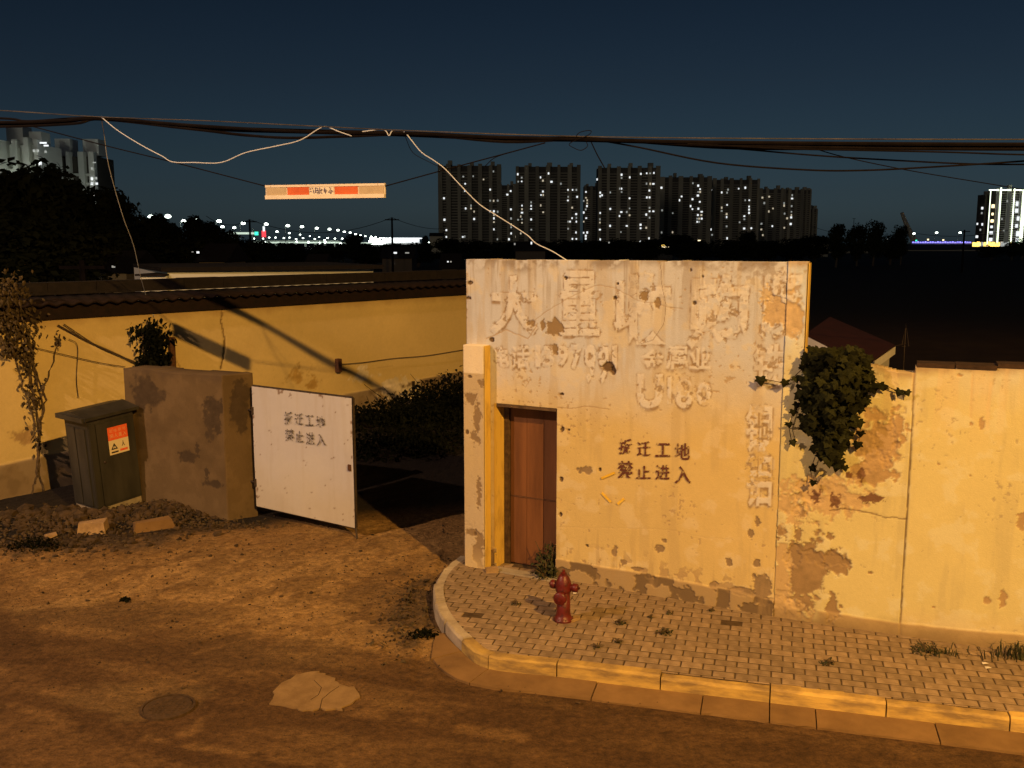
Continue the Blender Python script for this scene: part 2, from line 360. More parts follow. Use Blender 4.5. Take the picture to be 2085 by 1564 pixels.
        VV = np.concatenate([V, Vb])[allu]; CC = np.concatenate([C, C[bv] * .9])[allu]; QQ = rm[np.concatenate([Q, S2])]
        base = _loc(VV); o = link(name, gridmesh(name, VV - base, QQ, mat, CC), None, base); WL[o.name] = base
        return o
def paint_char(w, ch, box, mat, parent, out=.007, off=.02, name='stencil_character'):
    v, t = glyph(ch, off); x0, y0, x1, y1 = box
    a = w.sz(x0, y1); b = w.sz(x1, y0); c = w.sz(x0, y0); e = w.sz(x1, y1); P = []
    for q in v:
        z = (a[1] * (1 - q[0]) + e[1] * q[0]) * (1 - q[1]) + (c[1] * (1 - q[0]) + b[1] * q[0]) * q[1]
        P.append(w.at(a[0] + q[0] * (b[0] - a[0]), z, out))
    return obj(name, P, t, mat, parent)

# ================================================================== GROUND
KD = np.array([.9649, -.2625, 0])                    # kerb direction
KN = np.array([.2625, .9649, 0])                     # from the road towards the wall
def kerbY(x): return 8.70 - .272 * x                 # outer gutter edge (towards the road)
def ground_h(X, Y):
    z = .042 * np.clip(Y - 15.2, 0, 9.5) * sstep(60, 30, Y) * sstep(7, 3, X)
    z = z + .17 * np.exp(-(((X + 7.1) / 1.35) ** 2 + ((Y - 14.1) / .95) ** 2)) + .16 * np.exp(-(((X + 5.45) / .62) ** 2 + ((Y - 14.75) / .45) ** 2))
    return z
def spaced(lo, hi, f0, f1, step, grow):
    a = list(np.arange(f0, f1, step)); s = step; x = f1; up = []
    while x < hi: up.append(x); s *= grow; x += s
    up.append(hi); s = step; x = f0 - step; dn = []
    while x > lo: dn.append(x); s *= grow; x -= s
    dn.append(lo); return np.array(dn[::-1] + a + up)
gx = spaced(-5000, 5000, -8.6, 1.5, .036, 1.035); gy = spaced(-300, 6000, 6.6, 15.6, .036, 1.032)
GX, GY = np.meshgrid(gx, gy, indexing='ij')
near = sstep(40, 20, np.hypot(GX + 2, GY - 11))
dl = GY - kerbY(GX)
n1 = fbm(GX, GY, .55, 5, 1); n2 = fbm(GX, GY, 2.3, 5, 2); n3 = fbm(GX, GY, 9, 4, 3)
ca, sa = math.cos(R(62)), math.sin(R(62)); U = GX * ca + GY * sa; Vv = -GX * sa + GY * ca + .10 * U * 0 + .25 * np.sin(U * .5)
st = fbm(U * .28, Vv, 5.0, 4, 4)                      # streaks dragged along the driveway by wheels
U2 = GX * KD[0] + GY * KD[1]; V2 = GX * KN[0] + GY * KN[1]; st2 = fbm(U2 * .18, V2, 4.2, 4, 6)
dirt = sstep(-.6, 1.7, dl + 2.6 * (n1 - .5) + 1.6 * (st2 - .5) + .9 * (n2 - .5)) * sstep(1.2, -.3, GX - .2)
dirt = np.maximum(dirt, .32 * sstep(.50, .66, n2 * .5 + st2 * .5) * sstep(3.6, -.5, np.abs(GX + 2.2) - 1.6) * sstep(-2.6, -.4, dl))
asph = mixc(np.ones(GX.shape + (3,)) * np.array([.064, .034, .014]), (.084, .046, .019), sstep(.42, .62, st2))
asph = mixc(asph, (.044, .023, .010), sstep(.52, .64, n2) * .6)
soil = mixc(np.ones(GX.shape + (3,)) * np.array([.195, .113, .042]), (.262, .160, .062), sstep(.40, .62, n1 * .55 + st * .45))
soil = mixc(soil, (.108, .061, .023), sstep(.50, .62, n2 * .5 + st * .5) * .6)
soil = mixc(soil, (.088, .047, .017), sstep(.54, .62, n3) * .55)
gc = asph * (1 - dirt[..., None]) + soil * dirt[..., None]
# dark corner against the kerb, leaf mould round the rubble, worn concrete inside the gate blackened as painted wall shade, field beyond
def spot(x, y, rx, ry, col, a=.8, k=2):
    global gc
    r = np.hypot((GX - x) / rx, (GY - y) / ry) + 1.1 * (fbm(GX, GY, 3, 4, k) - .5); gc = mixc(gc, col, a * (1 - sstep(.6, 1.1, r)))
spot(-1.12, 10.6, .30, 1.1, (.05, .035, .022), .8); spot(-1.6, 10.9, .55, 1.3, (.09, .053, .024), .6, 4)
spot(-6.9, 13.7, 2.3, 1.15, (.055, .038, .024), .9, 3); spot(-5.0, 14.3, 1.3, .45, (.06, .042, .026), .85, 5)
spot(-2.6, 9.5, 1.0, .5, (.085, .050, .022), .5, 6); spot(-4.6, 10.6, 1.2, .5, (.08, .047, .020), .55, 1)
spot(-3.5, 8.5, .8, .45, (.14, .088, .037), .45, 4)
def track(pts, w, col, a=.6, k=1):
    """dust line or rut dragged across the ground"""
    global gc
    q = [gnd(*p)[:2] for p in pts]; D = np.full(GX.shape, 9.)
    for (ax, ay), (bx, by) in zip(q, q[1:]):
        t = np.clip(((GX - ax) * (bx - ax) + (GY - ay) * (by - ay)) / ((bx - ax) ** 2 + (by - ay) ** 2), 0, 1); D = np.minimum(D, np.hypot(GX - ax - t * (bx - ax), GY - ay - t * (by - ay)))
    D = D + w * 2.2 * (fbm(GX, GY, 6, 4, k) - .5); gc = mixc(gc, col, a * .75 * (1 - sstep(.2 * w, 1.3 * w, D)) * sstep(.35, .6, fbm(GX, GY, 4, 4, k + 2)))
PD, DK = (.20, .115, .045), (.078, .041, .016)
track([(300, 1500), (380, 1520), (560, 1545), (700, 1558)], .05, PD, .6, 1); track([(640, 1440), (760, 1452), (900, 1478), (1060, 1500)], .10, PD, .55, 2); track([(440, 1400), (470, 1440), (420, 1470), (380, 1490)], .09, PD, .6, 3)
track([(300, 1405), (420, 1385), (520, 1370), (600, 1372)], .08, PD, .5, 4); track([(0, 1360), (40, 1400), (150, 1420)], .06, PD, .5, 5); track([(0, 1440), (90, 1455), (150, 1480), (60, 1500)], .09, PD, .45, 6); track([(400, 1330), (470, 1310), (560, 1290), (640, 1262)], .05, PD, .45, 1)
track([(0, 1250), (200, 1215), (380, 1180), (560, 1165)], .20, (.285, .18, .072), .6, 2); track([(560, 1250), (640, 1270), (760, 1280), (850, 1290)], .25, (.275, .172, .07), .55, 3)
track([(620, 1330), (660, 1270), (720, 1200), (780, 1150)], .07, DK, .5, 4); track([(700, 1310), (740, 1250), (800, 1180)], .06, DK, .5, 5); track([(200, 1170), (330, 1150), (470, 1110), (600, 1105)], .07, DK, .55, 6); track([(0, 1300), (160, 1275), (330, 1245)], .05, DK, .5, 1); track([(240, 1160), (330, 1150), (400, 1120)], .08, DK, .5, 3)
track([(820, 1300), (790, 1250), (800, 1200)], .2, (.10, .066, .036), .5, 5)
inside = sstep(13.9, 14.9, GY - .35 * (GX + 3)); gc = mixc(gc, (.007, .0065, .008), inside * .97 * near)  # yard ground painted near black for the shade of wall and gate
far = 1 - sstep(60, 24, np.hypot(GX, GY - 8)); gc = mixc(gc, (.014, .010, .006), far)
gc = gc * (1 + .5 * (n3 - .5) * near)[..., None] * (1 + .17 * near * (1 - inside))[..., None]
hz = ground_h(GX, GY) + near * (dirt * (.030 * (st - .5) + .022 * (n2 - .5)) + (.010 + .020 * dirt) * (n3 - .5)) * sstep(-1.5, 0, dl + .8)
hz = np.where((GX > -1.0) & (dl > -.15) & (GY < 13) & (dl < 4), np.minimum(hz, -.02), hz)          # under gutter and pavement
hz = hz - (np.hypot(GX, GY) > 60) * .0
I = np.arange(GX.size).reshape(GX.shape); Q = np.stack([I[:-1, :-1], I[1:, :-1], I[1:, 1:], I[:-1, 1:]], -1).reshape(-1, 4)
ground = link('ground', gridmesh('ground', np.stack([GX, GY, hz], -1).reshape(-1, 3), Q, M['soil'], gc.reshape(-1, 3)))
tag(ground, 'dusty brown dirt driveway and worn asphalt road running out to a dark field', 'ground', kind='structure'); WL['ground'] = np.zeros(3)

# concrete patch and manhole in the road
pp = [gnd(*q)[:2] for q in [(555, 1412), (575, 1392), (610, 1374), (650, 1369), (676, 1378), (688, 1392), (722, 1404), (731, 1416), (714, 1436), (690, 1446), (640, 1448), (598, 1446), (560, 1437)]]
pp = np.array(pp); q2 = []
for i in range(len(pp)):
    a, b = pp[i], pp[(i + 1) % len(pp)]
    for t in (0, .25, .5, .75): q2.append(a * (1 - t) + b * t + rng.normal(0, .022, 2))
m = MB(); m.prism([(x, y, 0) for x, y in q2], np.array([0, 0, -.03]), np.array([0, 0, .014]))
tag(m.out('concrete_patch', M['patch']), 'pale irregular concrete patch cracked across, set in the dirt road', 'patch')
pt = bpy.data.objects['concrete_patch']
for pts in ([(640, 1385), (655, 1400), (648, 1415), (632, 1425)], [(690, 1398), (672, 1410), (655, 1424), (650, 1446)]):
    MB().tube([gnd(x + rng.normal(0, 1), y, .0135) for x, y in pts], .0045, 4).out('crack', M['iron'], pt)
mc = gnd(342, 1442)
mh = thing('manhole_cover', (mc[0], mc[1], .01), 'round rusty iron manhole cover flush with the road', 'manhole cover')
MB().lathe([(.245, 0), (.245, .022), (.222, .024), (.222, .004)], (mc[0], mc[1], 0), n=40).out('rim', M['iron'], mh)
m = MB().lathe([(.215, -.02), (.215, .015), (.20, .020), (.001, .020)], (mc[0], mc[1], 0), n=40)
for a in range(-4, 5):
    for b in range(-4, 5):
        if a * a + b * b < 17: m.box((mc[0] + a * .042, mc[1] + b * .042, .022), (.022, .022, .008), .3)
m.out('lid', M['iron'], mh)

# ================================================================== PAVEMENT: kerb stones, gutter slabs, pavers
outer = [np.array(p) for p in [(-.70, 12.25), (-.88, 11.72), (-.95, 11.15), (-.89, 10.55), (-.74, 10.0), (-.53, 9.52), (-.24, 9.10), (.44, 8.92)]]
k0 = np.array([.44, 8.92]); kd2 = KD[:2]
for i in range(1, 9): outer.append(k0 + kd2 * 1.015 * i)
def offs(path, d):
    r = []
    for i in range(len(path)):
        t = path[min(i + 1, len(path) - 1)] - path[max(i - 1, 0)]; t = t / np.linalg.norm(t); r.append(path[i] + d * np.array([-t[1], t[0]]))
    return r
def cat(path, i, t):
    p = [path[max(min(k, len(path) - 1), 0)] for k in (i - 1, i, i + 1, i + 2)]; a, b, c, d = p
    return .5 * (2 * b + (c - a) * t + (2 * a - 5 * b + 4 * c - d) * t * t + (3 * b - a - 3 * c + d) * t ** 3)
fine, own = [], []
for i in range(len(outer) - 1):
    own.append(len(fine)); fine += [cat(outer, i, k / 5) if i < 7 else outer[i] + (outer[i + 1] - outer[i]) * k / 5 for k in range(5)]
own.append(len(fine)); fine.append(outer[-1]); outer = fine
inner = offs(outer, .125); gut = offs(outer, -.33)
kerb = thing('kerb', (*outer[own[7]], 0), None, None); tag(kerb, kind='structure')
pav = thing('pavement', (2, 9.8, 0), None, None); tag(pav, kind='structure')
def strip(prof, n):
    V = []; m_ = len(prof[0]); Fc = [(i * m_ + k, (i + 1) * m_ + k, (i + 1) * m_ + k + 1, i * m_ + k + 1) for i in range(n - 1) for k in range(m_ - 1)]
    for pr in prof: V += pr
    return V, Fc + [tuple(range(m_)), tuple(range((n - 1) * m_, n * m_))[::-1]]
def sect(i0, i1, gap):
    """points along outer/inner/gutter between stone ends, shortened by the joint"""
    ts = np.linspace(i0, i1, 6); L_ = np.linalg.norm(outer[i1] - outer[i0]); g = gap / L_ * (i1 - i0); ts[0] += g; ts[-1] -= g
    pick = lambda path, t: path[int(t)] * (1 - t % 1) + path[min(int(t) + 1, len(path) - 1)] * (t % 1)
    return [(pick(outer, t), pick(inner, t), pick(gut, t)) for t in ts]
for i in range(len(own) - 1):
    top = .152 + rng.normal(0, .006) - (.016 if i == 10 else 0); ch = .022; prof = []; j0, j1 = rng.normal(0, .005, 2)
    for k, (p, q, g_) in enumerate(sect(own[i], own[i + 1], .006)):
        n = (q - p) / np.linalg.norm(q - p); j = j0 + (j1 - j0) * k / 5 + rng.normal(0, .0015); zt_ = top + rng.normal(0, .0015); c_ = ch * rng.uniform(.7, 1.3)
        prof.append([(*(p + n * j), -.06), (*(p + n * (j + .004)), zt_ - c_), (*(p + n * (j + c_)), zt_), (*q, zt_), (*q, -.06)])
    obj('kerb_stone', *strip(prof, 6), M['kerb'] if i >= 5 else M['kerb_bare'], kerb)
for i in range(4, len(own) - 1):
    sh_ = 0 if i < 6 else 2
    if own[i + 1] + sh_ >= len(outer): continue
    halves = [(own[i] + (0 if i <= 6 else sh_), own[i + 1] + sh_)]
    if i == 8: halves = [(own[i] + 2, own[i] + 5), (own[i] + 5, own[i + 1] + 2)]
    for (a_, b_) in halves:
        prof = []; zz = .012 + rng.normal(0, .003)
        for k, (p, q, g_) in enumerate(sect(a_, b_, .005)):
            if i == 4: g_ = g_ * (k / 5 * .7 + .3) + p * (.7 - k / 5 * .7)
            prof.append([(*g_, -.05), (*(g_ + (p - g_) * rng.normal(0, .025)), zz - .006 + rng.normal(0, .002)), (*(p + (q - p) * .02), zz + .006), (*(p + (q - p) * .02), -.05)])
        obj('gutter_slab', *strip(prof, 6), M['slab'], kerb)
# wall lines
WA_a = gnd(1135, 1180, .13); WA_s = gnd(1574, 1259, .13)
dA = (WA_s - WA_a)[:2]; dA = dA / np.linalg.norm(dA)
WB_e = gnd(2085, 1332, .13); dB = (WB_e - WA_s)[:2]; dB = dB / np.linalg.norm(dB)
def past_wall(x, y):
    p = np.array([x, y])
    if x < WA_s[0]: q = p - WA_a[:2]; return dA[0] * q[1] - dA[1] * q[0]
    q = p - WA_s[:2]; return dB[0] * q[1] - dB[1] * q[0]
def hull(P):
    P = sorted(map(tuple, P)); o = []
    for seq in (P, P[::-1]):
        h = []
        for p in seq:
            while len(h) > 1 and (h[-1][0] - h[-2][0]) * (p[1] - h[-2][1]) - (h[-1][1] - h[-2][1]) * (p[0] - h[-2][0]) <= 1e-9: h.pop()
            h.append(p)
        o += h[:-1]
    return [np.array(p) for p in o]
poly = hull([p for p in inner] + [np.array([9.2, 8.5]), np.array([9.2, 13.5]), np.array([-.12, 13.5])])
def clip(sub):
    outp = sub
    for i in range(len(poly)):
        a, b = poly[i], poly[(i + 1) % len(poly)]; e = b - a; inp = outp; outp = []
        if not inp: return []
        side = lambda p: e[0] * (p[1] - a[1]) - e[1] * (p[0] - a[0])
        for j in range(len(inp)):
            p, q = inp[j - 1], inp[j]; sp, sq = side(p), side(q)
            if (sp >= 0) != (sq >= 0): t = sp / (sp - sq); outp.append(p + (q - p) * t)
            if sq >= 0: outp.append(q)
    return outp
bed = [(*p, .1462) for p in poly]; MB().prism(bed, np.array([0, 0, -.1]), np.array([0, 0, 0.])).out('paver_bed', M['paver_bed'], pav)
def brick_mesh(P, dz=0):
    """P: polygon in plane, chamfered slab"""
    c = np.mean(P, 0); n = len(P); V = []
    for sc, z in ((1, .105), (1, .146), (.93, .152)):
        for p in P: q = c + (p - c) * sc; V.append((q[0], q[1], z + dz))
    return V, [tuple(range(2 * n, 3 * n))] + [(i, (i + 1) % n, n + (i + 1) % n, n + i) for i in range(n)] + [(n + i, n + (i + 1) % n, 2 * n + (i + 1) % n, 2 * n + i) for i in range(n)]
bricks = []
hid = lambda x, y: False
PX = lambda p: (1042.5 + F * p[0] / (p[1] * CP - (p[2] - HC) * SP), 782 - F * (p[1] * SP + (p[2] - HC) * CP) / (p[1] * CP - (p[2] - HC) * SP))
hyd = gnd(1147, 1262, .15)
for r in range(-2, 38):
    sh = (.107 if r % 2 else 0) + rng.normal(0, .006)
    for k in range(-16, 42):
        c = k0 + KN[:2] * (.07 + r * .131) + kd2 * (k * .214 + sh)
        wv = .03 * math.sin(c[0] * 2.2 + 1.) * max(0, 1.4 - c[0]) * .6; c = c + KN[:2] * wv
        if past_wall(*c) > .16: continue
        x, y = PX((c[0], c[1], .15))
        if x > 2240: continue
        an = rng.normal(0, .012) + (rng.normal(0, .035) if c[0] < .6 else 0); ca, sa = math.cos(an), math.sin(an)
        ex = kd2 * ca + KN[:2] * sa; ey = KN[:2] * ca - kd2 * sa
        P = [c + ex * sx * .1005 + ey * sy * .0565 for sx, sy in ((-1, -1), (1, -1), (1, 1), (-1, 1))]
        Q_ = clip(P)
        if len(Q_) < 3: continue
        ar = .5 * abs(sum(Q_[i - 1][0] * Q_[i][1] - Q_[i][0] * Q_[i - 1][1] for i in range(len(Q_))))
        if ar < .002 or rng.random() < .004: continue
        full = ar > .0224 and len(Q_) == 4
        dz = rng.normal(0, .0012)
        bricks.append((-math.hypot(c[0], c[1]) if 0 < x < 2085 else -99, c, an, Q_, full, dz))
bricks.sort(key=lambda t: -t[0])
half = [np.array([sx * .1005, sy * .0565]) for sx, sy in ((-1, -1), (1, -1), (1, 1), (-1, 1))]
pv, pf = brick_mesh(half); paver_me = mesh('paver', pv, pf, M['paver'])
bang = math.atan2(KD[1], KD[0]); rest = MB(); PL = np.array([2, 9.8, 0.])
for i, (_, c, an, Q_, full, dz) in enumerate(bricks):
    if i < 298:
        if full:
            o = link('paver', paver_me, pav); o.location = (c[0] - PL[0], c[1] - PL[1], dz); o.rotation_euler = (rng.normal(0, .006), rng.normal(0, .004), bang + an)
        else: obj('paver', *brick_mesh(Q_, dz), M['paver'], pav)
    else: rest.add(*brick_mesh(Q_, dz))
if rest.v: tag(rest.out('paver_field', M['paver'], pav), kind='stuff')

# ================================================================== ROADSIDE WALL (tall, with door)
CREAM = np.array([.56, .435, .20]); PALE = np.array([.48, .50, .58]); BARE = (.25, .18, .105); DARK = (.13, .085, .05)
s_left = onplane(950, 700, [*WA_a[:2], 0], np.array([dA[1], -dA[0], 0]))
LA = float(np.dot(WA_s[:2] - s_left[:2], dA))
A = Wall(s_left[:2], dA, LA, -.05, 4.06, .0085)
def base_plaster(w, zsplit, k=0):
    S, Z = w.S, w.Z; n = fbm(S, Z, 1.1, 5, k); f = fbm(S, Z, 5, 5, k + 1); v = fbm(S * 3, Z * .35, 3, 4, k + 2)
    up = sstep(-.7, .7, Z - zsplit + 1.2 * (n - .5)); w.col = CREAM * (1 - up[..., None]) + PALE * up[..., None]
    w.col = w.col * (.92 + .16 * n + .08 * (f - .5))[..., None]
    w.col = mixc(w.col, (.42, .32, .17), .35 * sstep(.52, .7, v)); w.col = mixc(w.col, (.60, .52, .36), .4 * sstep(.56, .68, f))
    w.h = .008 * (n - .5) + .004 * (f - .5)
    pk = fbm(S, Z, 24, 3, k + 3) * .7 + .3 * fbm(S, Z, 2, 2, k + 4); m = sstep(.70, .73, pk); w.col = mixc(w.col, (.36, .26, .15), m * .7); w.h -= .003 * m
base_plaster(A, 2.6, 0)
dx0, dx1 = A.sz(1011, 950)[0], A.sz(1133.5, 1000)[0]; dzt = A.sz(1072, 827)[1]
# raised, half-scraped lettering
lett = [('大', (997, 562, 1095, 682), .03), ('量', (1137, 552, 1222, 684), .02), ('收', (1249, 556, 1370, 702), .03), ('购', (1398, 558, 1526, 712), .03), ('废', (1546, 545, 1636, 690), .02),
        ('电', (1007, 706, 1036, 748), .03), ('话', (1040, 704, 1078, 750), .02), ('1', (1090, 704, 1100, 748), .03), ('3', (1106, 704, 1128, 748), .03), ('9', (1134, 704, 1156, 748), .03), ('7', (1162, 702, 1186, 752), .03), ('9', (1190, 702, 1212, 780), .03), ('9', (1218, 702, 1240, 782), .03), ('1', (1246, 704, 1256, 752), .03),
        ('金', (1304, 712, 1352, 752), .02), ('属', (1356, 706, 1400, 752), .02), ('业', (1404, 708, 1448, 752), .03), ('U', (1296, 762, 1350, 832), .04), ('1', (1358, 768, 1368, 824), .03), ('8', (1376, 772, 1410, 832), .03), ('0', (1418, 778, 1448, 826), .03),
        ('铁', (1533, 700, 1600, 786), .02), ('铜', (1517, 823, 1574, 920), .02), ('铝', (1517, 925, 1574, 1032), .02)]
def lettering(A):
    LM = np.zeros(A.S.shape)
    for ch, box, off in lett: LM = np.maximum(LM, A.raster(ch, box, off))
    wob = fbm(A.S, A.Z, 7, 4, 2); wb = A.blur(LM, 1); soft = A.blur(LM, 5)
    keepm = sstep(.40, .47, wob * .6 + .4 * fbm(A.S, A.Z, 22, 3, 1)); relief = wb * (.35 + .65 * keepm)
    A.h += .0032 * relief * (.55 + .9 * fbm(A.S, A.Z, 16, 3, 5))
    A.col = mixc(A.col, (.60, .595, .62), .72 * wb * keepm)
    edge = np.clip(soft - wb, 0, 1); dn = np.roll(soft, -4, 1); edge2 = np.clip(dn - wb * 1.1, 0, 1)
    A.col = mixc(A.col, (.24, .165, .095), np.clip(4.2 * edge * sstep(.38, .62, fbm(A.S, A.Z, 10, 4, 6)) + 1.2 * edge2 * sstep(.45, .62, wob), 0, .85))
    hal = A.blur(LM, 22); fl = sstep(.54, .58, fbm(A.S + 4, A.Z, 15, 5, 3)) * sstep(.02, .2, hal); A.col = mixc(A.col, (.58, .57, .60), .25 * fl); A.h -= .0008 * fl
    fd = sstep(.655, .69, fbm(A.S, A.Z + 7, 19, 5, 5)) * sstep(.02, .25, hal); A.col = mixc(A.col, (.25, .18, .11), .75 * fd); A.h -= .004 * fd
    scr = sstep(.50, .60, fbm(A.S, A.Z, 12, 4, 7)) * A.blur(LM, 16) * .55; A.col = mixc(A.col, (.42, .31, .19), scr * (1 - wb * .7))
lettering(A)
for b in [(1129, 667, 15, 18), (1105, 660, 6, 11), (1131, 711, 6, 11), (1312, 604, 9, 9), (1339, 619, 7, 11), (1193, 958, 18, 10), (1081, 658, 8, 6), (1542, 1062, 6, 10), (1529, 1088, 7, 9), (1540, 1146, 7, 9), (1484, 1146, 6, 9), (1342, 1118, 11, 9), (1352, 1101, 5, 4), (1251, 1124, 7, 10), (1268, 1146, 6, 8), (1535, 1172, 4, 5), (1512, 1204, 26, 8), (1551, 1198, 20, 32), (1454, 1192, 9, 6), (1298, 1160, 10, 5), (1322, 1175, 9, 6)]:
    A.blob(*b, BARE, .010, .9, 3)
for b in [(1240, 747, 14, 12), (1248, 756, 7, 8), (1171, 523, 3, 3), (1144, 874, 4, 6), (1142, 976, 4, 5), (1141, 1048, 3, 4), (1158, 876, 3, 2), (1144, 803, 5, 3), (957, 576, 5, 4), (954, 607, 5, 3), (1001, 692, 5, 5), (1258, 577, 3, 3), (1152, 566, 3, 4), (1252, 607, 4, 4), (1414, 617, 4, 4), (1406, 550, 2, 4), (1431, 563, 2, 3), (1221, 957, 3, 4), (1195, 1112 , 3, 3)]:
    A.blob(*b, DARK, .022, .6, 4)
A.blob(1598, 640, 46, 40, (.46, .35, .22), .012, 1.3, 5); A.blob(1560, 600, 14, 20, (.50, .40, .27), .006, 1.4, 2)
# grime along the top, bleeding streaks, cracks
top = sstep(.16, .0, 4.06 - A.Z + .22 * (fbm(A.S, A.Z, 4, 4, 1) - .5)); A.col = mixc(A.col, (.16, .11, .065), .65 * top * sstep(.40, .58, fbm(A.S, A.Z, 8, 4, 2)))
A.col = mixc(A.col, (.22, .16, .10), .5 * sstep(.55, .66, fbm(A.S, A.Z, 20, 3, 6)) * sstep(3.3, 4.0, A.Z) * sstep(LA - 1.2, LA - .1, A.S))
A.polyline([(1133, 829), (1165, 832), (1200, 827), (1240, 834)], .006, (.3, .2, .11), .7); A.polyline([(1345, 540), (1348, 580), (1356, 620), (1352, 660), (1330, 692), (1305, 700)], .004, (.16, .11, .07), .7, -.003, .004)
A.polyline([(1082, 660), (1110, 635), (1160, 605), (1215, 580), (1250, 585), (1300, 612), (1390, 630)], .006, (.33, .24, .15), .6); A.polyline([(990, 690), (1030, 672), (1075, 690), (1095, 660)], .008, (.36, .26, .16), .7)
A.polyline([(1130, 1073), (1360, 1078), (1440, 1096), (1490, 1098)], .006, (.5, .38, .2), .35)
# cement plinth, scabbed off in patches
zp = np.interp(A.S, [A.sz(x, y)[0] for x, y in [(1138, 1138), (1300, 1166), (1450, 1194), (1570, 1222)]], [A.sz(x, y)[1] for x, y in [(1138, 1138), (1300, 1166), (1450, 1194), (1570, 1222)]])
inp = sstep(.012, -.012, A.Z - zp + .03 * (fbm(A.S, A.Z, 6, 3, 1) - .5)); A.col = mixc(A.col, (.31, .225, .125), inp * .9); A.h += .016 * inp
sc_ = sstep(.47, .53, fbm(A.S, A.Z, 7, 4, 4) + .55 * (zp - A.Z - .13)) * inp; A.col = mixc(A.col, (.125, .085, .05), sc_ * .85); A.h -= .012 * sc_
spl = sstep(.55, .60, fbm(A.S, A.Z, 9, 4, 3) + .25 * (zp - A.Z) ) * sstep(.35, 0, A.Z - zp) * (1 - inp); A.col = mixc(A.col, (.34, .24, .13), spl * .8); A.h -= .006 * spl
dr_ = sstep(.56, .70, fbm(A.S * 7, A.Z * .5 + 3, 2.2, 4, 4)) * sstep(2.9, 4.05, A.Z); A.col = mixc(A.col, (.24, .18, .12), .45 * dr_)
dr_ = sstep(.56, .70, fbm(A.S * 6, A.Z * .6, 2.2, 4, 1)) * sstep(1.3, .3, A.Z); A.col = mixc(A.col, (.33, .23, .12), .4 * dr_)
topz = 4.05 + .02 * (fbm(A.sv, A.sv * 0, 5, 4, 2) - .5)
wallA = A.build('roadside_wall', M['plaster'], lambda s, z: ~((s > dx0) & (s < dx1) & (z < dzt)) & (z < np.interp(s, A.sv, topz)), .30)
tag(wallA, 'tall flaking cream plaster wall with scraped raised lettering and a brown door', 'wall')
for row in [[('拆', (1260, 893, 1288, 925)), ('迁', (1297, 898, 1326, 929)), ('工', (1335, 902, 1366, 930)), ('地', (1374, 902, 1406, 936))], [('禁', (1258, 938, 1290, 974)), ('止', (1296, 948, 1326, 975)), ('进', (1335, 946, 1365, 977)), ('入', (1374, 948, 1408, 985))]]:
    for ch, box in row: paint_char(A, ch, box, M['stencil_red'], wallA, .012, .022)
for (x0, y0, x1, y1) in [(1225, 974, 1252, 962), (1226, 1003, 1244, 1022), (1258, 1026, 1271, 1015)]:
    a = A.sz(x0, y0); b = A.sz(x1, y1); d = np.array(b) - a; n = np.array([-d[1], d[0]]) / np.linalg.norm(d) * .014
    P = [A.at(*(np.array(a) + n), .012), A.at(*(np.array(a) - n), .012), A.at(*(np.array(b) - n), .012), A.at(*(np.array(b) + n), .012)]
    MB().prism(P, A.n * -.004, A.n * .002).out('tape_strip', M['tape'], wallA)
# gate pier standing proud of the wall, cream chamfer beside it
def wbox(w, s0, s1, z0, z1, o0, o1, m=None):
    m = m or MB(); P = [w.at(s, z, o) for z in (z0, z1) for s, o in ((s0, o1), (s1, o1), (s1, o0), (s0, o0))]
    return m.add(P, [(3, 2, 1, 0), (4, 5, 6, 7), (0, 1, 5, 4), (1, 2, 6, 5), (2, 3, 7, 6), (3, 0, 4, 7)])
def on_out(w, x, y, out): p = onplane(x, y, w.P0 + w.n * out, w.n); return float(np.dot(p - w.P0, w.d)), float(p[2])
PO = .15
p0 = on_out(A, 945, 950, PO)[0]; p1 = on_out(A, 985, 950, PO)[0]; zt = on_out(A, 960, 703, PO)[1]; zb = on_out(A, 960, 760, PO)[1]
Wp = Wall(A.at(p0, 0, PO)[:2], dA, p1 - p0, -.05, zt, .009)
base_plaster(Wp, 9, 3); nz = fbm(Wp.S, Wp.Z, 4, 5, 4); Wp.col = mixc(Wp.col, (.44, .36, .26), sstep(zb + .004, zb - .004, Wp.Z) * (.55 + .4 * nz)); Wp.col = mixc(Wp.col, (.72, .66, .58), sstep(zb - .004, zb + .004, Wp.Z) * .7)
for b in [(958, 812, 10, 12), (972, 850, 8, 22), (968, 890, 8, 14), (978, 780, 6, 8), (975, 1125, 10, 40), (962, 1085, 12, 6), (975, 1000, 5, 30)]: Wp.blob(*b, (.24, .17, .10), .006, 1.2, 5)
for b in [(957, 767, 4, 3), (951, 880, 3, 5), (967, 1087, 3, 4)]: Wp.blob(*b, DARK, .012, .5, 2)
lowm = sstep(.5, .1, Wp.Z) ; Wp.col = mixc(Wp.col, (.55, .42, .22), lowm * .6)
pierm = Wp.build('pier', M['plaster'], None, .34); b0 = WL[pierm.name] - WL[wallA.name]; pierm.parent = wallA; pierm.location = b0
# reveal strip, rough jamb
wbox(A, dx0 - .03, dx0 + .002, 0, dzt, -.29, .006).out('jamb', M['yellow_face'], wallA)
wbox(A, p1 + .012, p1 + .022, .10, zt - .004, 0.012, PO - .004).out('pier_side', M['yellow_face'], wallA)
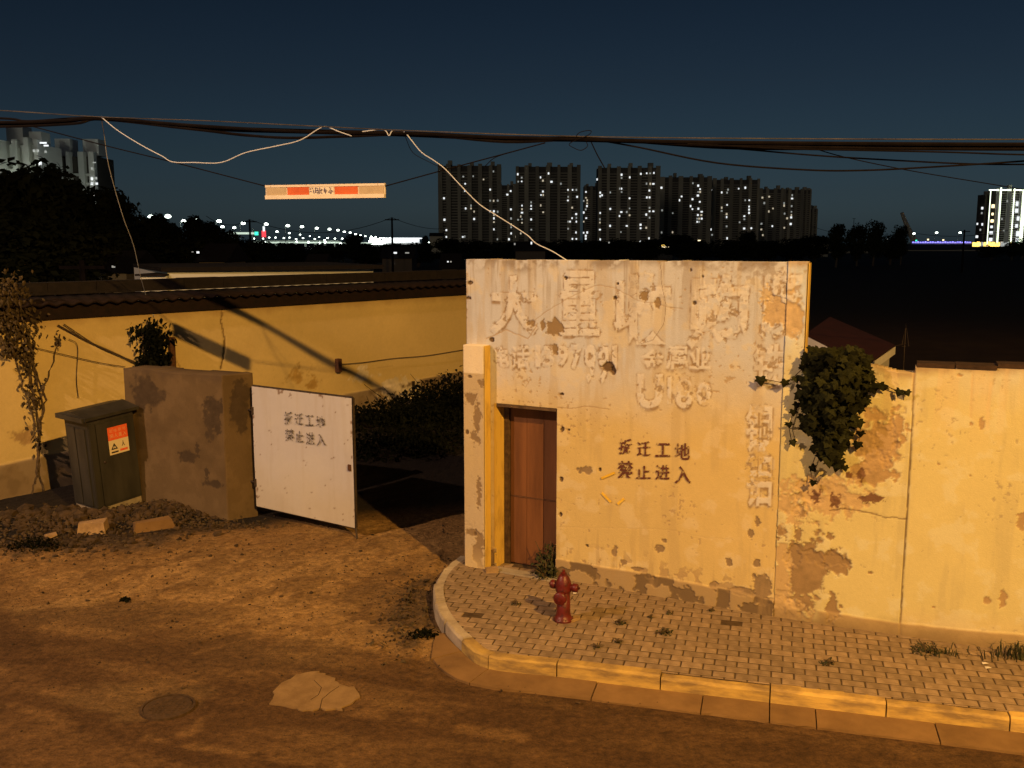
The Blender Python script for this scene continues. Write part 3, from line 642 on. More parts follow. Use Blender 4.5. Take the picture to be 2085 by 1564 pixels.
# door, set back in its opening
dr = MB(); RD = -.22
door = wbox(A, dx0 + .01, dx0 + .075, .10, dzt - .03, RD - .06, RD + .03).out('door_frame', M['timber'], wallA)
wbox(A, dx1 - .05, dx1 - .005, .10, dzt - .03, RD - .06, RD + .03).out('door_frame', M['timber'], wallA)
wbox(A, dx0 + .01, dx1 - .01, dzt - .035, dzt - .002, RD - .06, .012).out('lintel', M['timber'], wallA)
dleaf = wbox(A, dx0 + .078, dx1 - .052, .16, dzt - .08, RD - .035, RD - .012).out('door', M['door_brown'], wallA)
ws = (dx1 - dx0 - .13) / 3
for i in range(3):
    for (z0, z1) in ((.17, 1.05), (1.058, dzt - .085)):
        wbox(A, dx0 + .080 + ws * i + .003, dx0 + .080 + ws * (i + 1) - .003, z0, z1, RD - .02, RD - .004 + .003 * (i % 2)).out('door_panel', M['door_brown'], dleaf)
wbox(A, dx0 + .09, dx1 - .06, 1.045, 1.063, RD - .02, RD + .004).out('door_rail', M['rust'], dleaf)
wbox(A, dx0, dx1, -.05, .10, -.32, -.01).out('door_sill', M['cement'], wallA)
# broken step at the door
st_ = wbox(A, dx0 - .05, dx1 + .05, .0, .165, 0.002, .16).out('step', M['cement'], wallA)

# ================================================================== PERIMETER WALL (lower, to the right)
LB = 6.6
B = Wall(WA_s[:2] + dB * .004, dB, LB, -.05, 4.08, .0105)
base_plaster(B, 3.3, 5); B.col = B.col * np.array([.98, 1.10, 1.22])
B.h += .012
sT = B.sz(1641, 620)[0]
lettering(B); B.blob(1596, 640, 46, 40, (.46, .35, .22), .010, 1.3, 5)
for b in [(1777, 905, 46, 50), (1830, 872, 18, 36), (1775, 960, 40, 40), (1800, 890, 20, 30)]: B.blob(*b, (.38, .26, .13), .010, 1.3, 3)
for b in [(1640, 1003, 18, 18), (1630, 1042, 13, 18), (1591, 1086, 12, 12), (1624, 1085, 8, 14), (1689, 1091, 8, 8), (1640, 1175, 40, 72), (1680, 1138, 36, 16), (1706, 1148, 22, 24), (1695, 1242, 13, 28), (1616, 1130, 12, 30), (1770, 1166, 5, 3)]: B.blob(*b, (.27, .185, .10), .012, 1.2, 4)
for b in [(1670, 1010, 60, 38), (1605, 1035, 24, 32), (1590, 1190, 18, 80), (1600, 1240, 40, 30), (1720, 1010, 40, 24), (1655, 1000, 20, 20)]: B.blob(*b, (.46, .335, .18), .008, 1.8, 2, .25, 12)
for b in [(1780, 1015, 20, 11), (1753, 965, 7, 14), (1728, 968, 8, 8), (1660, 1012, 12, 14), (1700, 1020, 10, 14)]: B.blob(*b, (.16, .085, .05), .004, 1.2, 6)
for b in [(2042, 1219, 8, 17), (2081, 1062, 11, 20), (2010, 1222, 6, 8), (1900, 1236, 3, 3), (1998, 862, 7, 10), (1977, 864, 4, 5), (1954, 764, 5, 3), (1912, 945, 3, 2), (1975, 968, 3, 2)]: B.blob(*b, (.36, .25, .13), .008, .9, 5)
B.polyline([(1690, 1040), (1720, 1036), (1760, 1041), (1800, 1052), (1846, 1056)], .007, (.14, .09, .05), .85, .006)
B.polyline([(1862, 750), (1858, 850), (1852, 960), (1846, 1060), (1838, 1180), (1831, 1315)], .009, (.12, .08, .045), .9, .010, .006)
B.polyline([(1979, 765), (1979, 800), (1978, 850)], .012, (.5, .37, .22), .5); B.polyline([(2018, 780), (2012, 830), (2010, 870)], .02, (.6, .46, .28), .4)
sC = B.sz(1852, 950)[0]
zpl = np.interp(B.S, [B.sz(x, y)[0] for x, y in [(1580, 1226), (1690, 1246), (1832, 1268), (2085, 1292)]], [B.sz(x, y)[1] for x, y in [(1580, 1226), (1690, 1246), (1832, 1268), (2085, 1292)]])
inp = sstep(.012, -.012, B.Z - zpl + .015 * (fbm(B.S, B.Z, 5, 3, 1) - .5)) * sstep(.30, .55, B.S + .3 * (fbm(B.S, B.Z, 5, 3, 2) - .5)); B.col = mixc(B.col, (.36, .255, .13), inp * .9); B.h += .012 * inp
gr = sstep(.22, -.02, B.Z - .13 + .2 * (fbm(B.S, B.Z, 5, 4, 3) - .5)); B.col = mixc(B.col, (.20, .14, .075), gr * .75)
B.col = mixc(B.col, (.56, .42, .24), .3 * sstep(.25, .0, B.Z - zpl) * (B.S > sC) * (1 - inp))
zt1 = B.sz(1800, 752)[1]; zt2a, zt2b = B.sz(1866, 748)[1], B.sz(2085, 749)[1]; sE = B.sz(2085, 748)[0]
def topB(s):
    lo = np.where(s < sC, zt1 + .03 * np.sin(s * 9), zt2a + (zt2b - zt2a) * (s - sC) / (sE - sC)); return np.where(s < sT, 4.06, lo) + .02 * (fbm(s, s * 0, 6, 4, 3) - .5)
dt_ = topB(B.S) - B.Z; B.col = mixc(B.col, (.30, .20, .11), .7 * sstep(.10, .0, dt_ + .10 * (fbm(B.S, B.Z, 7, 4, 2) - .5)))
B.col = mixc(B.col, (.60, .45, .26), .35 * sstep(.52, .66, fbm(B.S * 3, B.Z * .25, 4, 4, 6)) * sstep(1.0, .0, dt_))
wallB = B.build('perimeter_wall', M['plaster'], lambda s, z: z < topB(s), .20)
tag(wallB, 'lower cream perimeter wall with a long vertical crack and hanging ivy', 'wall')
wbox(B, sT + .012, sT + .020, zt1 + .03, 4.045, -.19, .010).out('end_face', M['yellow_face'], wallB)
k = 0; ss = sC + .01
while ss < LB - .3:                       # rough brick coping along its top
    l_ = .36 + rng.normal(0, .02); z = float(topB(np.array(ss + l_ / 2))) + .012
    wbox(B, ss, ss + l_ - .004, z - .02, z + .018 + rng.normal(0, .004), -.235, .022 + rng.normal(0, .006)).out('coping', M['cap'], wallB); ss += l_

# ================================================================== YELLOW COMPOUND WALL with dark tiled eaves
YA = np.array([-8.5, 15.5]); YB = np.array([-1.2, 24.2]); dY = (YB - YA) / np.linalg.norm(YB - YA)
YP = YA - dY * 3.2; LY = 3.2 + np.linalg.norm(YB - YA) + 5.0
Yw = Wall(YP, dY, LY, -.2, 2.97, .026)
S, Z = Yw.S, Yw.Z; n = fbm(S, Z, .9, 5, 2); f_ = fbm(S, Z, 4, 5, 3)
Yw.col = np.ones(S.shape + (3,)) * np.array([.60, .46, .21]); Yw.col = Yw.col * (.86 + .28 * n)[..., None]; Yw.col = mixc(Yw.col, (.58, .44, .20), .5 * sstep(.55, .68, f_))
Yw.h = .012 * (n - .5)
zd = np.interp(S, [Yw.sz(x, y)[0] for x, y in [(0, 948), (150, 915), (720, 800), (945, 755)]], [Yw.sz(x, y)[1] for x, y in [(0, 948), (150, 915), (720, 800), (945, 755)]])
dd = sstep(.02, -.02, Z - zd); Yw.col = mixc(Yw.col, (.20, .145, .095), dd * .95); Yw.h += .015 * dd
Yw.col = mixc(Yw.col, (.14, .10, .06), dd * .5 * sstep(.5, .62, f_)); Yw.col = mixc(Yw.col, (.27, .21, .145), dd * .5 * sstep(.54, .62, fbm(S, Z, 2.2, 4, 6)))
Yw.polyline([(452, 630), (450, 655), (458, 690), (457, 715), (449, 752)], .02, (.16, .10, .04), .9, .01, .03)
Yw.polyline([(350, 720), (365, 745), (372, 760)], .014, (.25, .16, .07), .7); Yw.polyline([(680, 760), (740, 752), (800, 745)], .01, (.42, .30, .14), .5)
for b in [(600, 765, 22, 14), (640, 780, 12, 10)]: Yw.blob(*b, (.40, .26, .08), .002, 1.8, 4, .4)
for b in [(740, 765, 20, 10), (735, 750, 8, 8), (805, 785, 24, 18), (835, 795, 20, 16), (790, 810, 12, 8)]: Yw.blob(*b, (.60, .52, .40), 0, 1.8, 5, .3)
for b in [(45, 890, 22, 14), (125, 960, 12, 10)]: Yw.blob(*b, (.34, .23, .11), .004, 1.5, 5, .3)
tg = sstep(.20, 0, 2.97 - Z + .2 * (f_ - .5)); Yw.col = mixc(Yw.col, (.36, .24, .10), tg * .6)
wallY = Yw.build('compound_wall', M['render'], None, .24)
tag(wallY, 'long ochre rendered compound wall with grey dado under dark eaves', 'wall')
for ch, box in [('1', (838, 776, 843, 800)), ('5', (846, 777, 854, 799)), ('9', (856, 776, 863, 800)), ('7', (864, 774, 871, 799)), ('2', (871, 774, 878, 796)), ('8', (879, 772, 885, 794))]:
    paint_char(Yw, ch, box, M['ink'], wallY, .03, .0, 'scrawled_digit')
def ybox(s0, s1, z0, z1, o0, o1, m=None): return wbox(Yw, s0, s1, z0, z1, o0, o1, m)
ybox(.0, LY, 2.972, 3.20, -.20, .07).out('fascia', M['roof_dark'], wallY)
# corrugated sheet: wavy front edge
m = MB(); V = []; nn = int(LY / .045)
for i in range(nn + 1):
    s = i * LY / nn; w_ = .022 * math.sin(s * 2 * math.pi / .27)
    for (o, z) in ((.17, 3.215 + w_ - .01), (.17, 3.245 + w_), (-.34, 3.352 + w_ * .2), (-.34, 3.335 + w_ * .2)): V.append(Yw.at(s, z, o))
Fc = [(i * 4 + k, (i + 1) * 4 + k, (i + 1) * 4 + (k + 1) % 4, i * 4 + (k + 1) % 4) for i in range(nn) for k in range(4)]
obj('roof_sheet', V, Fc, M['roof_dark'], wallY, True)
s = 0
while s < LY - .3:
    ybox(s, s + .86, 3.385, 3.575 + rng.normal(0, .006), -.62, -.32).out('ridge_coping', M['coping'], wallY); s += .87
ybox(0, LY, 3.362, 3.386, -.32, -.285).out('roof_flashing', M['coping'], wallY)
# posts and stub irons on that wall
a = Yw.sz(348, 750); b = Yw.sz(348, 686)
ybox(a[0] - .05, a[0] + .05, 1.2, b[1], .03, .11).out('iron_post', M['rust'], wallY)
a = Yw.sz(686, 757); b = Yw.sz(686, 730)
ybox(a[0] - .05, a[0] + .05, a[1], b[1], .0, .12).out('iron_bracket', M['rust'], wallY)

# ================================================================== CONCRETE GATE PIER WALL (left)
c0 = gnd(464, 1062); c1 = gnd(524, 1050); ed = (c1 - c0)[:2]; ed /= np.linalg.norm(ed)
cl = np.array([-6.2, 15.15]); dl_ = (c0[:2] - cl); Lc = np.linalg.norm(dl_); dl_ /= Lc
Pw = Wall(cl, dl_, Lc, -.1, 2.30, .014)
def conc(w, k):
    S, Z = w.S, w.Z; n = fbm(S, Z, 1.3, 5, k); g = fbm(S, Z, 5, 5, k + 1)
    w.col = np.ones(S.shape + (3,)) * np.array([.112, .076, .040]) * (.8 + .4 * n)[..., None]; w.col = mixc(w.col, (.145, .10, .055), .5 * sstep(.50, .66, g)); w.col = mixc(w.col, (.06, .04, .021), .5 * sstep(.54, .74, n)); w.h = .012 * (n - .5) + .004 * (g - .5)
conc(Pw, 1)
for b in [(432, 850, 16, 36), (440, 830, 18, 14), (432, 985, 20, 7), (421, 965, 4, 14), (402, 915, 4, 14), (300, 800, 24, 40), (380, 930, 20, 12)]: Pw.blob(*b, (.055, .038, .024), .002, 1.2, 3, .25)
tp = lambda s: 2.27 + .05 * (fbm(s, s * 0, 3, 4, 2) - .5)
Pw.col = mixc(Pw.col, (.08, .055, .035), .7 * sstep(.14, 0, tp(Pw.S) - Pw.Z + .2 * (fbm(Pw.S, Pw.Z, 6, 3, 1) - .5)))
pierL = Pw.build('gate_pier', M['render'], lambda s, z: z < tp(s), .46)
tag(pierL, 'stained brown concrete gate pier wall beside the white gate leaf', 'pier')
Pe = Wall(c0[:2] + ed * .004, ed, .50, -.1, 2.27, .014); conc(Pe, 4)
for b in [(488, 830, 20, 46), (495, 800, 14, 20)]: Pe.blob(*b, (.055, .038, .024), .001, 1.1, 2, .25)
pe = Pe.build('pier_end', M['render'], None, .2); pe.location = Vector(WL[pe.name] - WL[pierL.name]); pe.parent = pierL
tv = [(*(cl + dl_ * s_), 0) for s_ in (0, Lc)]
nP = np.array([dl_[1], -dl_[0]])
m = MB(); m.prism([(*(cl - nP * .06 + dl_ * .05), 2.24), (*(c0[:2] - nP * .06 - dl_ * .06), 2.24), (*(c0[:2] - nP * .45 - dl_ * .06), 2.24), (*(cl - nP * .45 + dl_ * .05), 2.24)], np.array([0, 0, -2.2]), np.array([0, 0, 0.]))
m.out('pier_core', M['cement'], pierL)

# ================================================================== GATE LEAF
g0 = np.array([-3.98, 14.50]); g1 = np.array([-2.28, 13.46]); gd = (g1 - g0) / np.linalg.norm(g1 - g0); LG = np.linalg.norm(g1 - g0)
Gw = Wall(g0, gd, LG, .18, 2.09, .2)
gate = thing('gate_leaf', (*g0, .18), 'white sheet-metal gate leaf standing ajar with stencilled warning', 'gate')
zl = [Gw.sz(508, 786)[1], Gw.sz(716, 811)[1], Gw.sz(521, 1030)[1], Gw.sz(722, 1075)[1]]
P = [Gw.at(0, zl[2]), Gw.at(LG, zl[3]), Gw.at(LG, zl[1]), Gw.at(0, zl[0])]
nx, nzz = 90, 90; V = []; Fq = []; GC = []
for j in range(nzz + 1):
    for i in range(nx + 1):
        u, v = i / nx, j / nzz; p = P[0] * (1 - u) * (1 - v) + P[1] * u * (1 - v) + P[2] * u * v + P[3] * (1 - u) * v
        V.append(p + Gw.n * (.006 + .006 * math.sin(u * 5 + v * 3) * math.sin(v * 3.1)))
for j in range(nzz):
    for i in range(nx): Fq.append((j * (nx + 1) + i, j * (nx + 1) + i + 1, (j + 1) * (nx + 1) + i + 1, (j + 1) * (nx + 1) + i))
GU, GV = np.meshgrid(np.linspace(0, 1, nx + 1), np.linspace(0, 1, nzz + 1)); gcl = np.ones(GU.shape + (3,)) * np.array([.47, .46, .50]); gcl = mixc(gcl, (.46, .41, .32), .7 * sstep(.55, .0, GV + .3 * (fbm(GU, GV, 4, 4, 2) - .5)))
gcl = mixc(gcl, (.36, .30, .22), .18 * sstep(.50, .70, fbm(GU * 9, GV * .6, 3, 4, 3))); gcl = mixc(gcl, (.14, .07, .035), .85 * sstep(.80, .84, fbm(GU, GV, 30, 3, 4) + .14 * sstep(.05, 0, np.minimum(np.minimum(GU, 1 - GU), np.minimum(GV, 1 - GV)))))
gcl = mixc(gcl, (.58, .57, .54), .15 * sstep(.5, .65, fbm(GU, GV, 2.5, 3, 6)))
obj('sheet_panel', V, Fq, M['gate_sheet'], gate, True, gcl.reshape(-1, 3))
for (a, b) in ((0, 1), (1, 2), (2, 3), (3, 0)):
    MB().tube([P[a] - Gw.n * .022, P[b] - Gw.n * .022], .024, 4).out('frame_bar', M['dark_steel'], gate)
for v in (.33, .66): MB().tube([P[0] * (1 - v) + P[3] * v - Gw.n * .03, P[1] * (1 - v) + P[2] * v - Gw.n * .03], .018, 4).out('frame_rail', M['dark_steel'], gate)
MB().tube([P[1] - Gw.n * .02, (P[1][0] + .03, P[1][1] - .02, .0)], .016, 6).out('drop_leg', M['dark_steel'], gate)
for v in (.2, .8):
    p = P[0] * (1 - v) + P[3] * v; MB().tube([p - (0, 0, .06), p + (0, 0, .06)], .028, 8).out('hinge', M['dark_steel'], gate)
    MB().tube([p - np.array([*gd, 0]) * .02, p - np.array([*gd, 0]) * .22 + np.array([0, .05, 0])], .016, 6).out('hinge_arm', M['dark_steel'], gate)
q = onplane(713, 952, Gw.P0, Gw.n) + Gw.n * .012
MB().box(q, (.05, .03, .09), math.atan2(gd[1], gd[0])).out('latch', M['rust'], gate)
for row in [[('拆', (581, 838, 597, 864)), ('迁', (602, 841, 619, 865)), ('工', (624, 845, 640, 867)), ('地', (645, 847, 664, 872))], [('禁', (583, 873, 600, 898)), ('止', (604, 877, 619, 900)), ('进', (625, 880, 642, 905)), ('入', (646, 883, 665, 908))]]:
    for ch, box in row: paint_char(Gw, ch, box, M['stencil_gate'], gate, .022, .02)

# ================================================================== ELECTRICAL CABINET (tilted)
cb = np.array([-6.42, 14.40, .16]); cab = bpy.data.objects.new('electrical_cabinet', None); COL.objects.link(cab)
tag(cab, 'grey green electrical cabinet leaning on the rubble with an orange warning sticker', 'cabinet'); WL['electrical_cabinet'] = np.zeros(3)
cw, cd, chh = .78, .62, 1.42          # front width, depth, height; local x runs along the front, y to the back
MB().box((cw / 2, cd / 2, chh / 2), (cw, cd, chh)).out('body', M['cab'], cab)
MB().box((cw / 2 + .04, -.012, chh / 2 - .02), (cw - .16, .02, chh - .12)).out('door', M['cab'], cab)
MB().box((.045, -.008, chh / 2 - .02), (.075, .016, chh - .10)).out('corner_post', M['cab'], cab)
MB().box((-.010, .20, chh / 2 - .05), (.016, .24, chh - .18)).out('side_panel', M['cab'], cab)
MB().box((-.008, .46, chh / 2 - .05), (.012, .20, chh - .18)).out('side_panel', M['cab'], cab)
m = MB(); m.prism([(-.07, -.08, chh + .012), (-.07, -.08, chh + .06), (-.07, cd / 2, chh + .12), (-.07, cd + .06, chh + .06), (-.07, cd + .06, chh + .012)], np.zeros(3), np.array([cw + .14, 0, 0])); m.out('lid', M['cab'], cab)
MB().box((-.045 - .04, cd / 2, chh + .03), (.05, cd + .1, .07)).out('lid_flange', M['cab'], cab)
MB().box((cw / 2, cd / 2, -.10), (cw - .02, cd - .02, .2)).out('plinth', M['cement'], cab)
MB().lathe([(.02, 0), (.02, .02), (.012, .024)], (.20, -.022, .72), (0, -1, 0), 10).out('lock', M['dark_steel'], cab)
sx0, sx1, sz0, sz1 = .30, .64, .80, 1.24; zm = sz0 + (sz1 - sz0) * .52
stk = obj('warning_sticker', [(sx0, -.0245, sz0), (sx1, -.0245, sz0), (sx1, -.0245, zm), (sx0, -.0245, zm)], [(0, 1, 2, 3)], M['sticker_cream'], cab)
WL[stk.name] = np.zeros(3)
obj('warning_header', [(sx0, -.0245, zm + .0005), (sx1, -.0245, zm + .0005), (sx1, -.0245, sz1), (sx0, -.0245, sz1)], [(0, 1, 2, 3)], M['sticker_red'], stk)
def flat(ch, x0, z0, x1, z1, mat, off=.0, y=-.027):
    v, t = glyph(ch, off); return obj('sticker_print', [(x0 + p[0] * (x1 - x0), y, z0 + p[1] * (z1 - z0)) for p in v], t, mat, stk)
for i, ch in enumerate('配电重地'): flat(ch, sx0 + .03 + i * .075, 1.155, sx0 + .085 + i * .075, 1.205, M['pink_ink'])
for i, ch in enumerate('闲人莫入'): flat(ch, sx0 + .03 + i * .075, 1.065, sx0 + .09 + i * .075, 1.13, M['pink_ink'], .02)
flat('△', sx0 + .03, .88, sx0 + .145, .985, M['ink'], .03); flat('!', sx0 + .082, .895, sx0 + .093, .95, M['ink'], .01)
flat('人', sx0 + .215, .90, sx0 + .27, .99, M['ink'], .03)
for (x0, x1, z0, z1, mt) in ((.03, .15, .825, .85, 'ink'), (.18, .31, .83, .865, 'sticker_red')):
    obj('sticker_print', [(sx0 + x0, -.027, z0), (sx0 + x1, -.027, z0), (sx0 + x1, -.027, z1), (sx0 + x0, -.027, z1)], [(0, 1, 2, 3)], M[mt], stk)
cab.location = cb; cab.rotation_euler = (R(1.5), R(-4.5), math.atan2(.72, .37) - R(8))

# ================================================================== RUBBLE AND STONES
def rock(r, k, sub=1):
    import bmesh
    bm = bmesh.new(); bmesh.ops.create_icosphere(bm, subdivisions=sub, radius=r)
    g = np.random.default_rng(k)
    sc = g.uniform(.6, 1.25, 3)
    for v in bm.verts: v.co = Vector([v.co[i] * sc[i] for i in range(3)]) * float(g.uniform(.75, 1.2))
    V = [tuple(v.co) for v in bm.verts]; Fc = [tuple(v.index for v in f.verts) for f in bm.faces]; bm.free(); return np.array(V), Fc
rocks = [rock(1, 50 + i) for i in range(8)]
m = MB()
def scatter(cx, cy, sx, sy, nn, r0, r1):
    for _ in range(nn):
        x, y = rng.normal(cx, sx), rng.normal(cy, sy); r = rng.uniform(r0, r1) * (1 if rng.random() < .85 else 1.8)
        v, f = rocks[rng.integers(8)]; a = rng.uniform(0, 6.28); c_, s_ = math.cos(a), math.sin(a)
        z = float(ground_h(np.array(x), np.array(y))); w = np.stack([v[:, 0] * c_ - v[:, 1] * s_, v[:, 0] * s_ + v[:, 1] * c_, v[:, 2] * .8], -1) * r + (x, y, z + r * .25); m.add(w, f)
scatter(-6.9, 13.7, 1.0, .45, 850, .015, .045); scatter(-5.45, 14.5, .45, .25, 420, .015, .05); scatter(-4.6, 14.05, .5, .10, 240, .010, .028); scatter(-7.8, 13.2, .8, .5, 300, .012, .035); scatter(-6.6, 14.2, .5, .2, 140, .03, .07)
scatter(-6.0, 12.9, 1.2, .3, 160, .008, .022); scatter(-1.25, 10.7, .16, .6, 260, .006, .02); scatter(-2.2, 12.5, 2.0, 1.2, 320, .006, .016); scatter(-3.2, 11.2, 2.6, 1.3, 1500, .003, .011); scatter(-2.0, 9.0, 2.6, .8, 700, .003, .008)
tag(m.out('rubble', M['rubble']), 'heap of small broken stones and soil round the cabinet foot', 'rubble', kind='stuff')
def stone(px, z, size, rz, mat, label, cat, name):
    p = gnd(*px, z); mm = MB(); sx, sy, sz_ = size; V = []
    for (x, y, zz) in [(-1, -1, 0), (1, -1, 0), (1, 1, 0), (-1, 1, 0), (-.92, -.9, 1), (.95, -.85, .92), (.9, .92, 1.05), (-.95, .88, .9)]:
        X, Y = x * sx / 2 * (1 + rng.normal(0, .05)), y * sy / 2 * (1 + rng.normal(0, .05)); V.append((p[0] + X * math.cos(rz) - Y * math.sin(rz), p[1] + X * math.sin(rz) + Y * math.cos(rz), z - .03 + zz * (sz_ + .03)))
    mm.add(V, [(3, 2, 1, 0), (4, 5, 6, 7), (0, 1, 5, 4), (1, 2, 6, 5), (2, 3, 7, 6), (3, 0, 4, 7)])
    return tag(mm.out(name, mat), label, cat)
stone((190, 1084), .06, (.40, .24, .17), .25, M['brick'], 'pale ochre stone block lying on the rubble in front of the cabinet', 'stone', 'stone_block')
stone((312, 1074), .06, (.55, .17, .12), .55, M['slab'], 'long broken kerb fragment sloping out of the rubble', 'stone', 'kerb_fragment')
stone((104, 1098), .05, (.16, .12, .08), .6, M['brick'], 'small yellowish brick piece on the dark weeds', 'brick', 'brick_piece')
stone((82, 1104), .05, (.22, .10, .06), .2, M['rubble'], 'flat brown brick shard beside the small yellowish piece', 'brick', 'brick_shard')
stone((1001, 1165), .15, (.16, .10, .06), .2, M['brick'], 'lump of pale broken plaster at the foot of the door jamb', 'stone', 'plaster_lump')

# ================================================================== PLANTS
def leafshape(kind):
    if kind == 'lobed':
        a = [(0, -.10), (.30, -.28), (.62, -.18), (.50, .08), (.80, .38), (.42, .42), (.30, .62), (0, 1.0), (-.30, .62), (-.42, .42), (-.80, .38), (-.50, .08), (-.62, -.18), (-.30, -.28)]
    else: a = [(0, -.1), (.28, .25), (.22, .6), (0, 1), (-.22, .6), (-.28, .25)]
    v = [(0, .25, .10)] + [(x, y, -.10 * abs(x) - .12 * max(y - .4, 0)) for x, y in a]; n = len(a)
    return np.array(v), [(0, 1 + i, 1 + (i + 1) % n) for i in range(n)]
LOB, SIM = leafshape('lobed'), leafshape('simple')
def frame(nrm, down, roll=0):
    nrm = np.asarray(nrm) / np.linalg.norm(nrm); y = np.asarray(down) - nrm * np.dot(down, nrm); y /= np.linalg.norm(y) + 1e-9; x = np.cross(y, nrm)
    c_, s_ = math.cos(roll), math.sin(roll); return np.stack([x * c_ + y * s_, y * c_ - x * s_, nrm], 1)
def leafcloud(m, pts, size, shape=SIM, nrm=None, spread=.9, down=(0, 0, -1)):
    for p in pts:
        n = rng.normal(0, spread, 3) + (nrm if nrm is not None else (0, 0, .3)); fr = frame(n, np.asarray(down) + rng.normal(0, .5, 3)); s_ = size * rng.uniform(.6, 1.3)
        m.add(shape[0] * s_ @ fr.T + p, shape[1])
    return m
# ivy hanging over the perimeter wall: individual lobed leaves
ivp = B.at(*B.sz(1700, 760)); ivy = thing('ivy', (ivp[0], ivp[1], ivp[2] - 1.0), 'dense dark ivy clump hanging over the top of the perimeter wall', 'ivy')
WLi = WL['ivy']; leafmes = []
for i in range(5):
    v = LOB[0].copy(); v[:, 2] += np.random.default_rng(i).normal(0, .04, len(v)); leafmes.append(mesh('leaf', v, LOB[1], M['ivy']))
outl = [(710, 1650, 1745), (722, 1640, 1765), (745, 1636, 1778), (780, 1630, 1780), (800, 1628, 1772), (820, 1632, 1762), (835, 1640, 1742), (855, 1634, 1736), (880, 1646, 1728), (905, 1655, 1720), (925, 1666, 1714), (945, 1692, 1716)]
yy = [o[0] for o in outl]; cnt = 0; stems = MB()
while cnt < 286:
    y = rng.uniform(706, 948); lo = np.interp(y, yy, [o[1] for o in outl]); hi = np.interp(y, yy, [o[2] for o in outl]); 
    if rng.random() > (hi - lo) / 175: continue
    x = rng.uniform(lo - 4, hi + 4); t = (x - lo) / (hi - lo); bulge = math.sin(math.pi * np.clip(t, .02, .98)) ** .6 * (.40 if y < 860 else .22)
    s_, z_ = B.sz(x, y); out = .04 + bulge * rng.uniform(.55, 1.0); s_, z_ = on_out(B, x, y, out)
    p = B.at(s_, z_, out); nrm = B.n + rng.normal(0, .38, 3) + np.array([0, 0, .35]); fr = frame(nrm, np.array([0, 0, -1]) + rng.normal(0, .3, 3)); sz_ = rng.uniform(.05, .10)
    o = link('leaf', leafmes[cnt % 5], ivy); o.matrix_local = Matrix.Translation(Vector(p - WLi)) @ Matrix(np.array(fr).tolist()).to_4x4() @ Matrix.Diagonal((sz_, sz_, sz_, 1)); cnt += 1
inner_ = MB()
for _ in range(1500):
    y = rng.uniform(712, 940); lo = np.interp(y, yy, [o[1] for o in outl]) + 10; hi = np.interp(y, yy, [o[2] for o in outl]) - 10; x = rng.uniform(lo, hi)
    bulge = math.sin(math.pi * (x - lo) / (hi - lo)) * (.32 if y < 860 else .16); out = .02 + bulge * rng.uniform(0, .75); s_, z_ = on_out(B, x, y, out)
    leafcloud(inner_, [B.at(s_, z_, out)], .065, LOB, B.n + (0, 0, .3), .45)
tag(inner_.out('inner_leaves', M['ivy'], ivy), kind='stuff')
for path, lv in [([(1640, 745), (1612, 772), (1596, 780), (1565, 774), (1543, 766)], [(1600, 776), (1620, 768), (1548, 770)]), ([(1765, 765), (1790, 780), (1820, 793), (1850, 800)], [(1774, 770), (1792, 782), (1800, 786), (1832, 795), (1846, 797)]), ([(1640, 800), (1618, 830), (1606, 870), (1612, 900)], [(1616, 836), (1606, 862), (1613, 898), (1624, 822)]), ([(1740, 840), (1752, 870), (1748, 905)], [(1748, 858), (1752, 880), (1747, 902)]), ([(1660, 930), (1650, 955), (1655, 985)], [(1652, 950), (1656, 980)]), ([(1700, 920), (1716, 940), (1722, 955)], [(1712, 938), (1720, 950), (1706, 946)])]:
    P_ = []
    for (x, y) in path:
        w = B if x > 1578 else A; s_, z_ = on_out(w, x, y, .05); P_.append(w.at(s_, z_, .05))
    MB().tube(P_, .005, 5).out('stem', M['stem'], ivy)
    for (x, y) in lv:
        w = B if x > 1578 else A; s_, z_ = on_out(w, x, y, .09); fr = frame(w.n + rng.normal(0, .3, 3), np.array([0, 0, -1]) + rng.normal(0, .3, 3)); p = w.at(s_, z_, .09); sz_ = rng.uniform(.06, .10)
        o = link('leaf', leafmes[0], ivy); o.matrix_local = Matrix.Translation(Vector(p - WLi)) @ Matrix(np.array(fr).tolist()).to_4x4() @ Matrix.Diagonal((sz_, sz_, sz_, 1))
# dry creeper at the left end of the compound wall
def creeper(name, label, strands, cl, nl, size, mat, spread):
    base = Yw.at(*Yw.sz(*strands[0][-1]), .03); t = thing(name, base, label, 'creeper'); m = MB()
    for st in strands:
        P_ = [Yw.at(*on_out(Yw, x + rng.normal(0, 1), y, .05), .05) for x, y in st]; Pf = []
        for a, b in zip(P_, P_[1:]):
            for k in range(5): Pf.append(a + (b - a) * k / 5 + rng.normal(0, .010, 3))
        m.tube(Pf + [P_[-1]], np.linspace(.011, .016, len(Pf) + 1), 5)
    m.out('stem', M['stem'], t); m = MB()
    for (x, y, rx, ry, k) in cl:
        for _ in range(k):
            px_, py_ = rng.normal(x, rx), rng.normal(y, ry); o_ = abs(rng.normal(.07, spread)); s_, z_ = on_out(Yw, px_, py_, o_); leafcloud(m, [Yw.at(s_, z_, o_)], size, SIM, Yw.n, .8)
    tag(m.out('leaves', mat, t), kind='stuff'); return t
